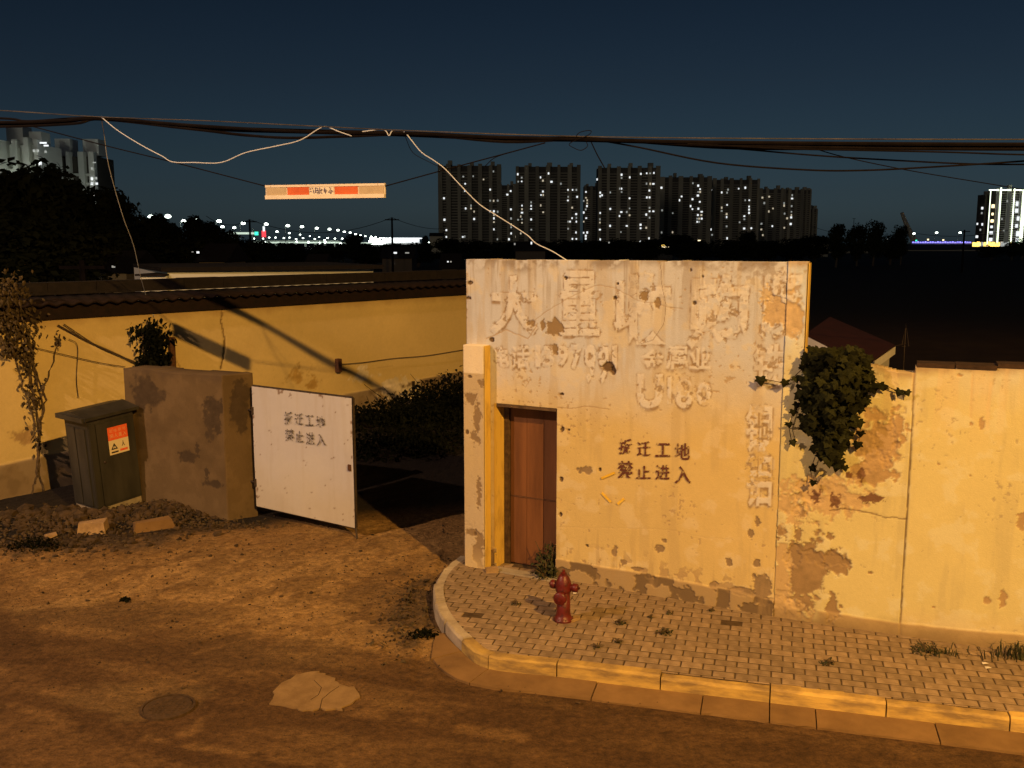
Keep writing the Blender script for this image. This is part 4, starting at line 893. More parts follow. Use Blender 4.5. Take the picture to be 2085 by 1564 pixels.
creeper('dry_creeper', 'withered creeper trailing in strands down the far end of the ochre wall', [[(40, 660), (58, 740), (66, 800), (78, 860), (80, 920), (78, 960), (66, 1006)], [(30, 640), (46, 700), (62, 780), (76, 840), (83, 900), (80, 960), (92, 1004)], [(125, 680), (108, 735), (90, 785), (80, 820)], [(10, 690), (34, 730), (46, 790), (60, 830), (72, 870)], [(52, 670), (70, 760), (88, 830), (82, 880), (76, 940), (74, 985)], [(20, 655), (60, 690), (74, 760), (92, 812), (84, 850)]],
        [(18, 610, 26, 26, 420), (20, 660, 30, 18, 260), (18, 705, 14, 16, 130), (52, 720, 10, 30, 130), (62, 800, 10, 30, 70), (74, 870, 8, 40, 40), (120, 690, 5, 8, 14)], None or 10, .085, M['dry'], .10)
creeper('wall_creeper', 'bushy dark creeper patch on the ochre wall beside the rusty post', [[(300, 655), (305, 700), (308, 745)], [(322, 652), (318, 700), (320, 748)], [(290, 660), (296, 720), (300, 750)]], [(305, 675, 10, 14, 160), (312, 705, 13, 18, 260), (308, 735, 14, 12, 220), (330, 690, 10, 14, 70), (275, 672, 6, 8, 22), (336, 735, 6, 10, 50)], 10, .10, M['bush'], .10)
# shrubs and weeds
def shrub(name, label, cat, c, r, nl, size, mat, up=.6, group=None):
    t = thing(name, (c[0], c[1], c[2]), label, cat, group); m = MB(); sm = MB()
    for _ in range(7):
        e = rng.normal(0, .5, 3) * r; e[2] = abs(e[2]) * .5 + r[2] * .8; sm.tube([c, np.asarray(c) + e * .5 + (0, 0, .02), np.asarray(c) + e], [.012, .008, .004], 5)
    sm.out('stem', M['bush'] if mat is M['bush'] else M['stem'], t); P_ = rng.normal(0, 1, (nl, 3)); P_ /= np.linalg.norm(P_, axis=1)[:, None]; P_ *= rng.uniform(.35, 1.08, (nl, 1)) ** .6; P_ = P_ * r; P_[:, 2] = np.abs(P_[:, 2]) * 1.0
    P_ += np.array(c); leafcloud(m, P_, size, SIM, None, 1.0, (0, 0, -.6)); tag(m.out('leaves', mat, t), kind='stuff'); return t
OS = (.8, .8, .8, .8, 1.6, 1.6, 2.8, 3.0)
for i, (x, y, z0, r, lab) in enumerate([(770, 905, .2, (1.0, .7, .62), 'low dark shrub behind the white gate leaf'), (835, 885, .25, (1.1, .7, .68), 'rounded dark shrub against the grey dado, middle of its row'), (900, 865, .3, (1.2, .8, .80), 'tall dark shrub in the yard next to the roadside wall'), (960, 850, .35, (1.3, .8, .95), 'dark shrub half hidden by the roadside wall'), (868, 920, .3, (1.0, .6, .5), 'small dark shrub in front of the yard row'), (930, 915, .33, (1.1, .6, .55), 'low sprawling dark shrub by the wall edge'), (800, 935, .2, (1.2, .7, .5), 'spreading dark shrub just behind the open gate leaf'), (900, 945, .2, (1.3, .7, .5), 'flat spreading dark shrub at the edge of the yard paving')]):
    s_, z_ = on_out(Yw, x, y, OS[i]); p = Yw.at(s_, 0, OS[i]); shrub('yard_shrub', lab, 'shrub', np.array([p[0], p[1], z0 - .05]), np.array(r), 900, .10, M['bush'])
pd_ = A.at(dx1 - .12, .14, -.06); shrub('door_plant', 'leafy green weed growing in the corner of the brown doorway', 'plant', pd_, np.array([.20, .13, .42]), 260, .062, M['weed'])
pd_ = A.at(dx1 - .10, .15, .10); shrub('door_weed', 'low dark weed on the broken step of the doorway', 'plant', pd_, np.array([.16, .08, .20]), 120, .055, M['weed'])
for i, (x, y, r, k, lab) in enumerate([(1352, 1291, .10, 60, 'largest weed tuft between the pavers'), (1262, 1270, .08, 40, 'weed tuft to the right of the hydrant base'), (1258, 1308 , .06, 20, 'sparse weed sprig below the largest tuft'), (1325, 1258, .05, 22, 'small weed sprig near the plinth'), (1050, 1231, .07, 30, 'weed tuft beside the hydrant shadow'), (1215, 1320, .06, 18, 'flat weed sprig in a paver joint'), (1683, 1352, .08, 34, 'dark weed tuft near the kerb'), (1885, 1328, .16, 110, 'bushy weed at the foot of the perimeter wall crack'), (1449, 1245, .05, 18, 'tiny weed near the broken plinth'), (1362, 1250, .04, 12, 'tiny weed sprig behind the weed row')]):
    p = gnd(x, y, .15); shrub('pavement_weed', lab, 'weed', p, np.array([r, r * .8, r * .55]), k, .032, M['weed'])
for (x, y, lab, r) in [(862, 1295, 'dry grass tuft in the angle of kerb and road', .18), (335, 1000, 'dark leafy weed clump between cabinet and concrete pier', .30), (70, 1122, 'low dark weeds along the edge of the rubble', .40), (255, 1222, 'tiny dry sprig in the dirt driveway', .08), (20, 1005, 'leafy sprig at the foot of the ochre wall', .2)]:
    p = gnd(x, y); p[2] = float(ground_h(np.array(p[0]), np.array(p[1]))); shrub('ground_weed', lab, 'weed', p, np.array([r, r * .5, r * .45]), int(700 * r), .045, M['bush'])
def grass(px, label, n, h, spread):
    p = gnd(*px, .13); m = MB()
    for _ in range(n):
        a = rng.uniform(0, 6.28); l = h * rng.uniform(.5, 1.2); b = p + np.array([rng.normal(0, spread), rng.normal(0, spread * .4), 0]); e = np.array([math.cos(a), math.sin(a) * .6, 0]) * l * rng.uniform(.3, .9); w = np.array([-math.sin(a), math.cos(a), 0]) * .006
        q1 = b + e * .4 + (0, 0, l * .75); q2 = b + e + (0, 0, l * .8); m.add([b - w, b + w, q1 + w * .8, q1 - w * .8, q2], [(0, 1, 2, 3), (3, 2, 4)])
    return tag(m.out('grass_tuft', M['weed']), label, 'grass', kind='stuff')
grass((2062, 1345), 'arching grass tuft at the foot of the perimeter wall', 70, .20, .13)
grass((1915, 1335), 'thin dry grass along the bottom of the perimeter wall', 40, .10, .10)

m = MB()
for (cx, cy, sx, sy, k) in ((-6.9, 13.6, 1.0, .5, 620), (-5.45, 14.4, .5, .3, 420), (-4.6, 14.05, .5, .14, 160), (-1.2, 10.6, .14, .7, 160)):
    for _ in range(k):
        x, y = rng.normal(cx, sx), rng.normal(cy, sy); leafcloud(m, [(x, y, float(ground_h(np.array(x), np.array(y))) + rng.uniform(.01, .06))], .055, SIM, np.array([0, 0, 1.2]), .6)
tag(m.out('leaf_litter', M['dry']), 'dead leaves strewn over the rubble and against the kerb', 'leaves', kind='stuff')
# ================================================================== FIRE HYDRANT
hb = gnd(1147, 1263, .15); ht = float(atY(1143, 1160, hb[1])[2] - .15); k_ = ht / .62
hy = thing('fire_hydrant', hb, 'short red fire hydrant standing on the paved corner', 'hydrant')
sc = lambda pr: [(r * k_, z * k_) for r, z in pr]
MB().lathe(sc([(.115, 0), (.122, .012), (.122, .028), (.098, .045), (.086, .075), (.080, .12), (.080, .36)]), hb, n=28).out('barrel', M['hyd_red'], hy, True)
MB().lathe(sc([(.082, .355), (.094, .362), (.096, .385), (.092, .40), (.092, .44), (.088, .47), (.074, .515), (.055, .55), (.040, .568)]), hb, n=28).out('bonnet', M['hyd_red'], hy, True)
MB().lathe(sc([(.030, .562), (.034, .57), (.034, .585), (.018, .592), (.018, .62)]), hb, n=6).out('operating_nut', M['hyd_red'], hy)
def nozzle(name, ang, z, r, l):
    d = np.array([math.cos(ang), math.sin(ang), 0]); c = hb + d * .055 * k_ + (0, 0, z * k_)
    t = MB().lathe([(r * .72 * k_, 0), (r * .72 * k_, l * .45 * k_), (r * k_, l * .5 * k_), (r * k_, l * .9 * k_), (r * .85 * k_, l * k_)], c, d, 18).out(name, M['hyd_red'], hy, True)
    MB().lathe([(r * .30 * k_, 0), (r * .30 * k_, .022 * k_)], c + d * l * k_, d, 5).out('cap_nut', M['hyd_red'], t)
for i in range(8):
    a_ = i * math.pi / 4 + .2; MB().lathe([(.011 * k_, 0), (.011 * k_, .012 * k_)], hb + np.array([math.cos(a_) * .108, math.sin(a_) * .108, .027]) * k_, n=6).out('flange_bolt', M['iron'], hy)
    MB().lathe([(.008 * k_, 0), (.008 * k_, .012 * k_)], hb + np.array([math.cos(a_) * .089, math.sin(a_) * .089, .383]) * k_, n=6).out('bonnet_bolt', M['iron'], hy)
nozzle('pumper_cap', R(-110), .315, .078, .11); nozzle('hose_cap', R(-20), .415, .052, .12); nozzle('hose_cap', R(150), .42, .052, .11)
m = MB().tube([hb + np.array([.15, -.05, .40]) * k_, hb + np.array([.17, -.06, .33]) * k_, hb + np.array([.13, -.06, .26]) * k_, hb + np.array([.09, -.05, .30]) * k_], .004, 5); m.out('chain', M['iron'], hy)
q = gnd(1168, 1262, .158)
tag(MB().box((q[0], q[1], .165), (.14, .07, .03), .7).out('loose_paver', M['tape'] if False else M['brick']), 'yellowish loose paver wedged against the hydrant base', 'paver')
for (x, y, lab) in [(1172, 1209, 'white paper scrap behind the hydrant'), (2012, 1361, 'white scrap near the grass tuft'), (2006, 1352, 'tiny scrap beside the white scrap near the grass')]:
    p = gnd(x, y, .156); m = MB(); m.add([p + (-.03, -.012, .002), p + (.03, -.015, .012), p + (.026, .015, .004), p + (-.028, .014, .015), p + (0, 0, .02)], [(0, 1, 4), (1, 2, 4), (2, 3, 4), (3, 0, 4)]); tag(m.out('paper_scrap', M['litter']), lab, 'litter')

# ================================================================== OVERHEAD CABLES AND HANGING BOARD
QP = np.array([0, 12.0, 0]); QN = np.array([.27, 1, 0])
def Q3(x, y, off=0.0): return onplane(x, y, QP + np.array([0, off, 0]), QN)
def smooth(P, n=6):
    P = [np.asarray(p, float) for p in P]; P = [2 * P[0] - P[1]] + P + [2 * P[-1] - P[-2]]; o = []
    for i in range(1, len(P) - 2):
        for k in range(n):
            t = k / n; a, b, c, d = P[i - 1:i + 3]; o.append(.5 * (2 * b + (c - a) * t + (2 * a - 5 * b + 4 * c - d) * t * t + (3 * b - a - 3 * c + d) * t ** 3))
    return o + [P[-2]]
def cable(name, pts, r, mat, label, off=0.0, ends=None, group=None):
    P = []
    for i, p in enumerate(pts):
        o = off[i] if isinstance(off, (list, tuple)) else off
        P.append(Q3(p[0], p[1], o))
    if ends: 
        for i, e in ends.items(): P[i] = e
    P = smooth(P); m = MB().tube(P, r, 6); return tag(m.out(name, mat), label, 'cable', group)
cable('steel_messenger', [(-260, 212), (0, 225), (200, 238), (420, 246), (640, 257), (830, 266), (1080, 275), (1300, 280), (1700, 283), (2085, 284), (2400, 282)], .007, M['cable_grey'], 'taut grey support strand along the top of the cable bundle', -.05)
main = [[(-260, 240), (0, 249), (120, 246), (205, 241), (400, 256), (620, 268), (840, 272), (1000, 279), (1180, 283), (1400, 289), (1700, 292), (2085, 294), (2400, 292)],
        [(-260, 246), (0, 253), (130, 248), (205, 243), (420, 263), (640, 270), (840, 276), (1020, 284), (1185, 286), (1420, 292), (1720, 296), (2085, 299), (2400, 297)],
        [(-260, 258), (0, 258), (150, 252), (206, 243), (380, 262), (560, 280), (700, 278), (850, 274), (1030, 289), (1190, 284), (1440, 295), (1760, 302), (2085, 304), (2400, 303)],
        [(-260, 236), (0, 241), (60, 247), (205, 240), (420, 258), (650, 266), (850, 271), (1050, 281), (1200, 282), (1450, 300), (1640, 303), (1850, 296), (2085, 300), (2400, 306)]]
for i, p in enumerate(main): cable('bundle_cable', p, .022 - .0015 * i, M['cable'], 'thick black cable twisted into the overhead bundle', (-.02, .03, 0, .05)[i], None, 'cables of the overhead bundle')
cable('slack_cable', [(1215, 285), (1300, 300), (1460, 332), (1640, 346), (1760, 347), (1900, 340), (2085, 328), (2300, 310)], .011, M['cable'], 'black slack cable drooping in a long curve below the bundle', .04)
cable('drooping_cable', [(1330, 291), (1500, 303), (1640, 315), (1760, 323), (1950, 333), (2085, 335), (2300, 334)], .010, M['cable'], 'thin black cable sagging just under the bundle', .08)
cable('crossing_cable', [(1400, 293), (1600, 303), (1740, 306), (1930, 310), (2085, 315), (2300, 316)], .010, M['cable'], 'black cable crossing under the bundle end', -.08)
cable('drop_wire', [(1650, 300), (1720, 320), (1850, 347), (2030, 377), (2200, 405)], .006, M['cable'], 'thin dark wire leading off towards the bright tower', [.0, .3, 1.0, 2.0, 3.0])
cable('sagging_cable', [(380, 262), (500, 277), (600, 280), (690, 278), (780, 270)], .010, M['cable'], 'black cable loop sagging under the bundle above the board', .06)
cable('loop_wire', [(1170, 283), (1180, 270), (1202, 266), (1198, 275), (1160, 292), (1170, 302), (1184, 306), (1196, 298), (1194, 289)], .005, M['cable'], 'loose loop of thin black wire knotted on the bundle', -.06)
cable('short_wire', [(1204, 290), (1216, 315), (1231, 342)], .007, M['cable'], 'short black wire end hanging from the knotted loop', [0, .1, .2])
cable('stub_wire', [(825, 278), (840, 310), (870, 328), (906, 345)], .004, M['cable'], 'faint thin dark wire beside the white wire', [0, .1, .1, .1])
cable('branch_wire', [(1104, 292), (1060, 305), (1010, 320), (988, 338)], .005, M['cable'], 'thin dark branch wire falling from the bundle', [0, .1, .2, .3])
cable('support_wire', [(60, 256), (220, 298), (355, 331), (540, 379)], .008, M['cable'], 'taut dark wire holding the striped board on its ochre wall side', 0.0)
cable('support_wire', [(785, 379), (905, 346), (1010, 318), (1110, 291)], .008, M['cable'], 'taut dark wire holding the striped board on its tower side', 0.0)
wend = Yw.at(*on_out(Yw, 314, 645, .06), .06)
cable('white_wire', [(206, 238), (212, 275), (222, 340), (250, 440), (272, 500), (286, 562), (300, 610), (314, 645)], .0052, M['wire_white'], 'white wire dropping from the bundle to the ochre wall', [0, .3, .8, 1.7, 2.4, 3.2, 4, 5], {7: wend})
cable('white_wire', [(206, 238), (240, 266), (290, 297), (330, 318), (352, 330), (395, 331), (450, 331), (500, 311), (560, 298), (610, 286), (648, 263), (664, 258), (690, 268), (716, 277)], .0066, M['wire_white'], 'white wire hanging slack in a wavy loop above the board', -.04)
wtop = A.at(*A.sz(1150, 533), -.05); wtop[2] = 4.05
cable('white_wire', [(738, 268), (780, 264), (792, 276), (800, 266), (822, 268), (838, 286), (858, 310), (885, 328), (906, 344), (940, 380), (975, 415), (1010, 438), (1045, 460), (1075, 480), (1092, 496), (1125, 512), (1150, 529)], .0066, M['wire_white'], 'white wire running down to the top of the tall wall', [-.04, -.04, -.04, -.04, -.03, -.03, -.05, -.1, -.1, -.15, -.2, -.25, -.3, -.35, -.4, -.45, -.5], {16: wtop})
yard = [([(118, 662), (180, 695), (240, 722), (300, 752)], .013, 'thick dark cable stapled across the ochre wall to the pier'), ([(130, 660), (200, 705), (270, 735), (300, 750)], .010, 'second dark cable running beside the thick one on the ochre wall'), ([(60, 705), (130, 722), (200, 738), (255, 747)], .007, 'thin rusty wire crossing the ochre wall low down'), ([(140, 690), (158, 705), (156, 770), (160, 810)], .006, 'loose dry tendril hanging on the ochre wall'), ([(690, 742), (740, 738), (800, 730), (870, 724), (945, 712)], .008, 'thin wire strung from the iron bracket along the ochre wall')]
for pts, r, lab in yard:
    P = [Yw.at(*on_out(Yw, x, y, .06), .06) for x, y in pts]; tag(MB().tube(smooth(P), r, 5).out('wall_cable', M['stem']), lab, 'cable')
# striped board hung under the bundle
bl, br = Q3(541, 392), Q3(784, 392); bd = (br - bl) / np.linalg.norm(br - bl); Lb = np.linalg.norm(br - bl)
zT, zB_ = Q3(541, 378)[2], Q3(541, 406)[2]
Hw = Wall(bl[:2], bd[:2], Lb, zB_, zT, .5)
board = thing('hanging_board', (*((bl + br) / 2)[:2], zB_), 'white and orange striped board with blue handwriting hung from the cables', 'board')
hb_ = zT - zB_; wbox(Hw, 0, Lb, zB_ + .045, zT, -.03, -.002).out('back_plate', M['sign_white'], board)
wbox(Hw, .003, Lb - .003, zB_, zB_ + .05, -.03, .028).out('bottom_rail', M['sign_white'], board)
wbox(Hw, 0, Lb, zT - .026, zT + .004, -.034, .012).out('top_rail', M['sign_white'], board)
u = lambda x: (x - 541) / 243 * Lb
pan = [(543, 584, 'beige_panel'), (587, 631, 'orange_panel'), (633, 682, 'sign_white'), (684, 730, 'orange_panel'), (733, 782, 'beige_panel')]; ps = []
for a, b, mt in pan: ps.append(wbox(Hw, u(a), u(b), zB_ + .052, zT - .028, -.002, .006).out('panel', M[mt], board))
zz = lambda t: zB_ + .055 + t * (hb_ - .09)
strokes = [[(634, .9), (636, .7)], [(634, .5), (637, .35)], [(638, .95), (640, .8)], [(641, .6), (642, .1)], [(645, .95), (650, .85), (651, .15), (649, .1)], [(645, .9), (645, .2)], [(645, .6), (651, .55)], [(645, .35), (650, .3)], [(654, 1.0), (653, .05)], [(657, .8), (656, .2), (659, .1)], [(655, .55), (660, .65)], [(664, .95), (663, .3), (666, .25), (668, .6), (664, .65), (662, .5)], [(665, .7), (666, .1)], [(673, .95), (677, .9), (674, .45), (671, .3), (674, .2), (679, .5), (681, .3)], [(677, .6), (677, .1), (675, .05)]]
for sk in strokes: MB().tube([Hw.at(u(x), zz(t), .009) for x, t in sk], .0042, 4).out('handwriting', M['ink_blue'], ps[2])
for x in (552, 626, 693, 770): MB().tube([Hw.at(u(x), zT - .015, .014), Hw.at(u(x), zT + .02, .0), Hw.at(u(x), zT + .03, -.02)], .004, 5).out('hook', M['dark_steel'], board)

# ================================================================== STREET LAMPS THAT LIGHT THE PLACE (behind the viewer)
def street_light(pos, aim, power, color, label, base):
    t = thing('street_lamp', (base[0], base[1], 0), label, 'street lamp', 'tall sodium street lamps along the road')
    b = np.array([base[0], base[1], 0.]); p = np.array(pos); d = (p - b); d[2] = 0
    MB().tube([b, b + (0, 0, 5), b + (0, 0, pos[2] - .3)], [.12, .09, .06], 10).out('pole', M['far_metal'], t)
    MB().lathe([(.22, 0), (.22, .03), (.14, .05), (.14, .35)], b, n=14).out('base', M['far_metal'], t)
    MB().tube([b + (0, 0, pos[2] - .4), b + d * .3 + (0, 0, pos[2] + .05), b + d * .8 + (0, 0, pos[2] + .2)], .045, 8).out('arm', M['far_metal'], t)
    hd = MB().box(p + (0, 0, .2), (.32, .8, .16), math.atan2(d[1], d[0]) - math.pi / 2, .04).out('lamp_head', M['far_metal'], t)
    MB().box(p + (0, 0, .10), (.2, .5, .03), math.atan2(d[1], d[0]) - math.pi / 2).out('lens', M['sodium'], t)
    li = bpy.data.lights.new('sodium_lamp', 'SPOT'); li.energy = power; li.color = color; li.spot_size = R(150); li.spot_blend = .35; li.shadow_soft_size = .16
    lo = bpy.data.objects.new('sodium_lamp', li); COL.objects.link(lo); lo.parent = t; lo.location = Vector(p) - Vector((base[0], base[1], 0)) + Vector((0, 0, .02))
    lo.rotation_euler = (Vector(aim) - Vector(pos)).to_track_quat('-Z', 'Y').to_euler(); return t
street_light(LAMP_A, (3.2, 7.5, 0), POW_A, COL_A, 'tall sodium street lamp opposite the perimeter wall', (9.3, -8.6))
street_light(LAMP_B, (-8.5, 10.5, 0), POW_B, COL_B, 'tall sodium street lamp opposite the rubble heap', (-15.9, -.4))

# ================================================================== YARD BUILDING, SHED
def quadbox(m, a, b, depth, z0, z1):
    a = np.array(a); b = np.array(b); d = (b - a) / np.linalg.norm(b - a); n = np.array([-d[1], d[0]]) * depth
    P = [(*a, z0), (*b, z0), (*(b + n), z0), (*(a + n), z0), (*a, z1), (*b, z1), (*(b + n), z1), (*(a + n), z1)]; return m.add(P, [(3, 2, 1, 0), (4, 5, 6, 7), (0, 1, 5, 4), (1, 2, 6, 5), (2, 3, 7, 6), (3, 0, 4, 7)])
a, b = atY(341, 553, 30), atY(760, 552, 33.5)
yb = thing('yard_building', (a[0], a[1], .2), 'long low white building behind the ochre wall', 'building')
quadbox(MB(), a[:2], b[:2], 6, .1, a[2]).out('wall', M['tower_pale'], yb)
quadbox(MB(), a[:2] + (-.1, -.25), b[:2] + (.4, -.25), 6.4, a[2] + .002, a[2] + .13).out('roof', M['coping'], yb)
a2, b2 = atY(285, 562, 29.8), atY(339, 562, 29.8)
quadbox(MB(), a2[:2], b2[:2], 5, .1, a2[2]).out('annex', M['tower_pale'], yb); quadbox(MB(), a2[:2] + (-.1, -.15), b2[:2] + (0, -.15), 5.2, a2[2] + .002, a2[2] + .06).out('annex_roof', M['coping'], yb)
# red-roofed shed behind the perimeter wall
sh = atY(1700, 745, 17.0); shed = thing('shed', (sh[0], sh[1], 0), 'small shed with dark red roof and pale verge boards behind the wall', 'shed')
e0, e1, e2 = atY(1600, 660, 17.6), atY(1766, 737, 16.2), atY(1824, 700, 19.0); rdg = atY(1660, 652, 19.2)
ridge_a, ridge_b = atY(1610, 640, 19.2), atY(1772, 668, 21.0)
eave_a, eave_b = atY(1648, 683, 17.5), atY(1764, 741, 16.0)
P0_, P1_, P2_, P3_ = atY(1640, 680, 17.6), atY(1764, 742, 15.8), atY(1822, 702, 18.2), atY(1690, 645, 20.5)
roofp = [P0_, P1_, P2_, P3_]; m = MB(); m.prism(roofp, np.array([0, 0, -.05]), np.array([0, 0, 0.])); m.out('roof', M['shed_roof'], shed)
for (p, q) in ((P0_, P1_), (P1_, P2_)):
    m = MB(); m.prism([p + (0, 0, -.12), q + (0, 0, -.12), q + (0, 0, .02), p + (0, 0, .02)], np.array([0, -.04, -.055]), np.array([0, -.012, -.055])); m.out('verge_board', M['white_paint'], shed)
for (p, q) in ((P0_, P1_), (P1_, P2_), (P2_, P3_)):
    i_ = np.mean(roofp, 0); p = p + (i_ - p) * .1; q = q + (i_ - q) * .1; m = MB(); m.prism([(p[0], p[1], 0), (q[0], q[1], 0), (q[0], q[1], q[2] - .16), (p[0], p[1], p[2] - .16)], np.zeros(3), np.array([0, .08, 0])); m.out('wall', M['cream'], shed)
an = atY(1843, 690, 19.0); an_b = atY(1820, 705, 18.4)
ant = thing('roof_aerial', (an[0], an[1], 0), 'thin metal aerial frame standing next to the shed roof', 'aerial')
MB().tube([(an[0], an[1], 0), an + (0, 0, .22)], .008, 5).out('mast', M['dark_steel'], ant); MB().tube([an_b, an + (.02, 0, -.1)], .01, 5).out('brace', M['dark_steel'], ant); MB().tube([an + (-.06, 0, -.15), an + (0, 0, .3), an + (.08, 0, -.15), an + (-.06, 0, -.15)], .008, 5).out('frame', M['dark_steel'], ant)

# ================================================================== SKYLINE
def tower(px0, px1, ytop, label, name='apartment_tower', hgt=90, wins=(), wall='tower', dark='tower_dark', nb=5, D=None, depth=22, turn=.0, rooms=True, group='skyline towers', strips=True):
    D = D or (hgt - HC) * F / (YH - ytop); x0 = (px0 - 1042.5) / F * D; x1 = (px1 - 1042.5) / F * D; W = x1 - x0; top = HC + (YH - ytop) / F * D
    t = thing(name, ((x0 + x1) / 2, D, 0), label, 'building', group)
    MB().box(((x0 + x1) / 2, D + depth / 2, top / 2 - 1), (W, depth, top - 2)).out('core', M[dark], t)
    fl = 3.0; nf = int((top - 4) / fl); bw = W / nb
    for i in range(nb + 1):                                    # pale vertical piers, dark bays between
        w = bw * rng.uniform(.26, .46); xc = np.clip(x0 + i * bw, x0 + w / 2, x1 - w / 2); hh = top - rng.choice([0, .6, 1.6])
        MB().box((xc, D - .9, hh / 2), (w, 2.6, hh)).out('pier', M[wall], t)
    for i in range(nb):                                        # balcony slabs in each bay
        m = MB()
        for k in range(1, nf): m.box((x0 + (i + .5) * bw, D - .5, k * fl), (bw * .72, 1.0, .9))
        tag(m.out('balconies', M[wall], t), kind='stuff')
    if rooms:
        for i in range(max(2, nb // 2)):
            xc = x0 + W * (i + .6) / max(2, nb // 2) + rng.normal(0, 1); hh = rng.uniform(3, 6); MB().box((min(xc, x1 - 3), D + 6, top + hh / 2 - 1.5), (rng.uniform(3.5, 6), 6, hh)).out('roof_room', M[wall], t)
    for (x, y, w, h, mt) in wins:
        p = atY(x, y, D - 2.45); s = mpp(D); MB().box(p, (w * s, .3, h * s)).out('window', M[mt], t)
    return t
def wl(pts, ox, oy, k=5.2125):
    o = []
    for x, y in pts:
        b = rng.random(); o.append((x / k + ox, y / k + oy, rng.uniform(2.2, 3.4) * (1 if b < .85 else 1.3), rng.uniform(2.6, 4.2), 'win' if b > .42 else ('win_dim' if b > .14 else 'win_soft')))
    return o
c5 = (880, 320); c6 = (1280, 320)
ordn = ['first', 'second', 'third', 'fourth', 'fifth', 'sixth', 'seventh', 'eighth', 'ninth', 'tenth', 'eleventh']
T = [
 (895, 1021, 339, c5, [(650,152),(545,237),(435,203),(330,207),(350,283),(347,357),(615,345),(615,462),(652,464),(695,462),(615,575),(655,575),(695,580),(655,615),(655,650),(655,690),(655,767),(355,545),(445,578),(445,657),(125,437),(130,665),(150,775),(150,847),(105,853),(325,847),(345,843),(412,515),(412,545),(692,872)], 6),
 (1003, 1051, 378, c5, [(833,360),(797,398),(835,555),(837,652),(838,715),(838,745),(838,810),(815,872),(890,845)], 3),
 (1050, 1179, 341, c5, [(950,218),(913,260),(950,258),(908,182),(1235,173),(1150,215),(1175,250),(1266,262),(1366,283),(1175,365),(1155,402),(1178,402),(1050,480),(1050,517),(1050,550),(953,515),(953,553),(953,590),(953,660),(953,697),(912,665),(940,630),(1050,662),(1052,770),(940,810),(1178,585),(1152,513),(1441,348),(1490,348),(1530,348),(1443,422),(1538,422),(1440,460),(1486,537),(1528,605),(1530,645),(1443,685),(1463,685),(1530,685),(1443,760),(1488,868),(1530,868),(1526,800),(1485,648)], 6),
 (1187, 1216, 380, c5, [(1632,370),(1632,432),(1645,458),(1608,465),(1645,490),(1642,520),(1630,555),(1608,588),(1635,648),(1608,685),(1607,803),(1645,800),(1630,835),(1630,865)], 2),
 (1214, 1338, 343, c5, [(1750,237),(1783,378),(1803,405),(1783,415),(1783,593),(1780,660),(1780,695),(1780,770),(1783,875),(1890,375),(1890,550),(1888,730),(2010,187),(2010,222),(1990,335),(2010,335),(2010,370),(2007,583),(2065,583),(2065,730),(2003,795),(1988,625)] + [(x + 2085, y) for x, y in [(130,178),(192,172),(228,172),(268,168),(190,282),(230,283),(262,284),(220,355),(193,428),(222,428),(222,538),(222,575),(262,575),(187,610),(222,643),(187,750),(127,755),(127,718),(216,862),(122,897),(218,897),(12,215),(10,437),(10,545),(10,617)]], 6),
 (1338, 1441, 362, c6, [(348,325),(355,565),(350,800),(468,595),(466,798),(540,458),(562,418),(682,277),(738,303),(758,340),(738,370),(758,370),(735,408),(678,447),(755,475),(658,520),(677,552),(740,548),(775,580),(735,615),(772,615),(728,653),(748,653),(775,653),(728,687),(748,687)], 5),
 (1443, 1537, 367, c6, [(876,350),(988,375),(1055,345),(1045,377),(1168,335),(1238,325),(1045,507),(988,537),(988,572),(1040,605),(1040,637),(1237,458),(1280,458),(1278,525),(1278,557),(1278,592),(1228,627),(1228,660),(1178,692),(860,640),(860,710),(868,768),(850,835),(885,825),(1040,735),(1226,758),(1302,755),(1045,862)], 5),
 (1537, 1585, 386, c6, [(1420,430),(1492,420),(1440,488),(1532,545),(1488,577),(1410,707),(1525,733),(1424,828),(1408,768)], 3),
 (1585, 1623, 387, c6, [(1590,435),(1592,543),(1585,690),(1582,720),(1650,490),(1650,515),(1736,405),(1735,440),(1730,520),(1728,580),(1727,615),(1725,640),(1720,710),(1655,600),(1682,650),(1652,750)], 3),
 (1623, 1641, 388, c6, [(1820,492),(1822,570),(1790,595),(1788,632),(1815,645),(1788,670),(1785,745),(1810,765)], 2),
 (1637, 1655, 425, c6, [(1907,572),(1907,610),(1905,648),(1903,720),(1903,780)], 2)]
for i, (a, b, y, o, pts, nb) in enumerate(T):
    tower(a, b, y, '%s apartment tower of the skyline row, counted from the viaduct lights' % ordn[i], wins=wl(pts, *o), nb=nb, hgt=90 if i not in (10,) else 62)
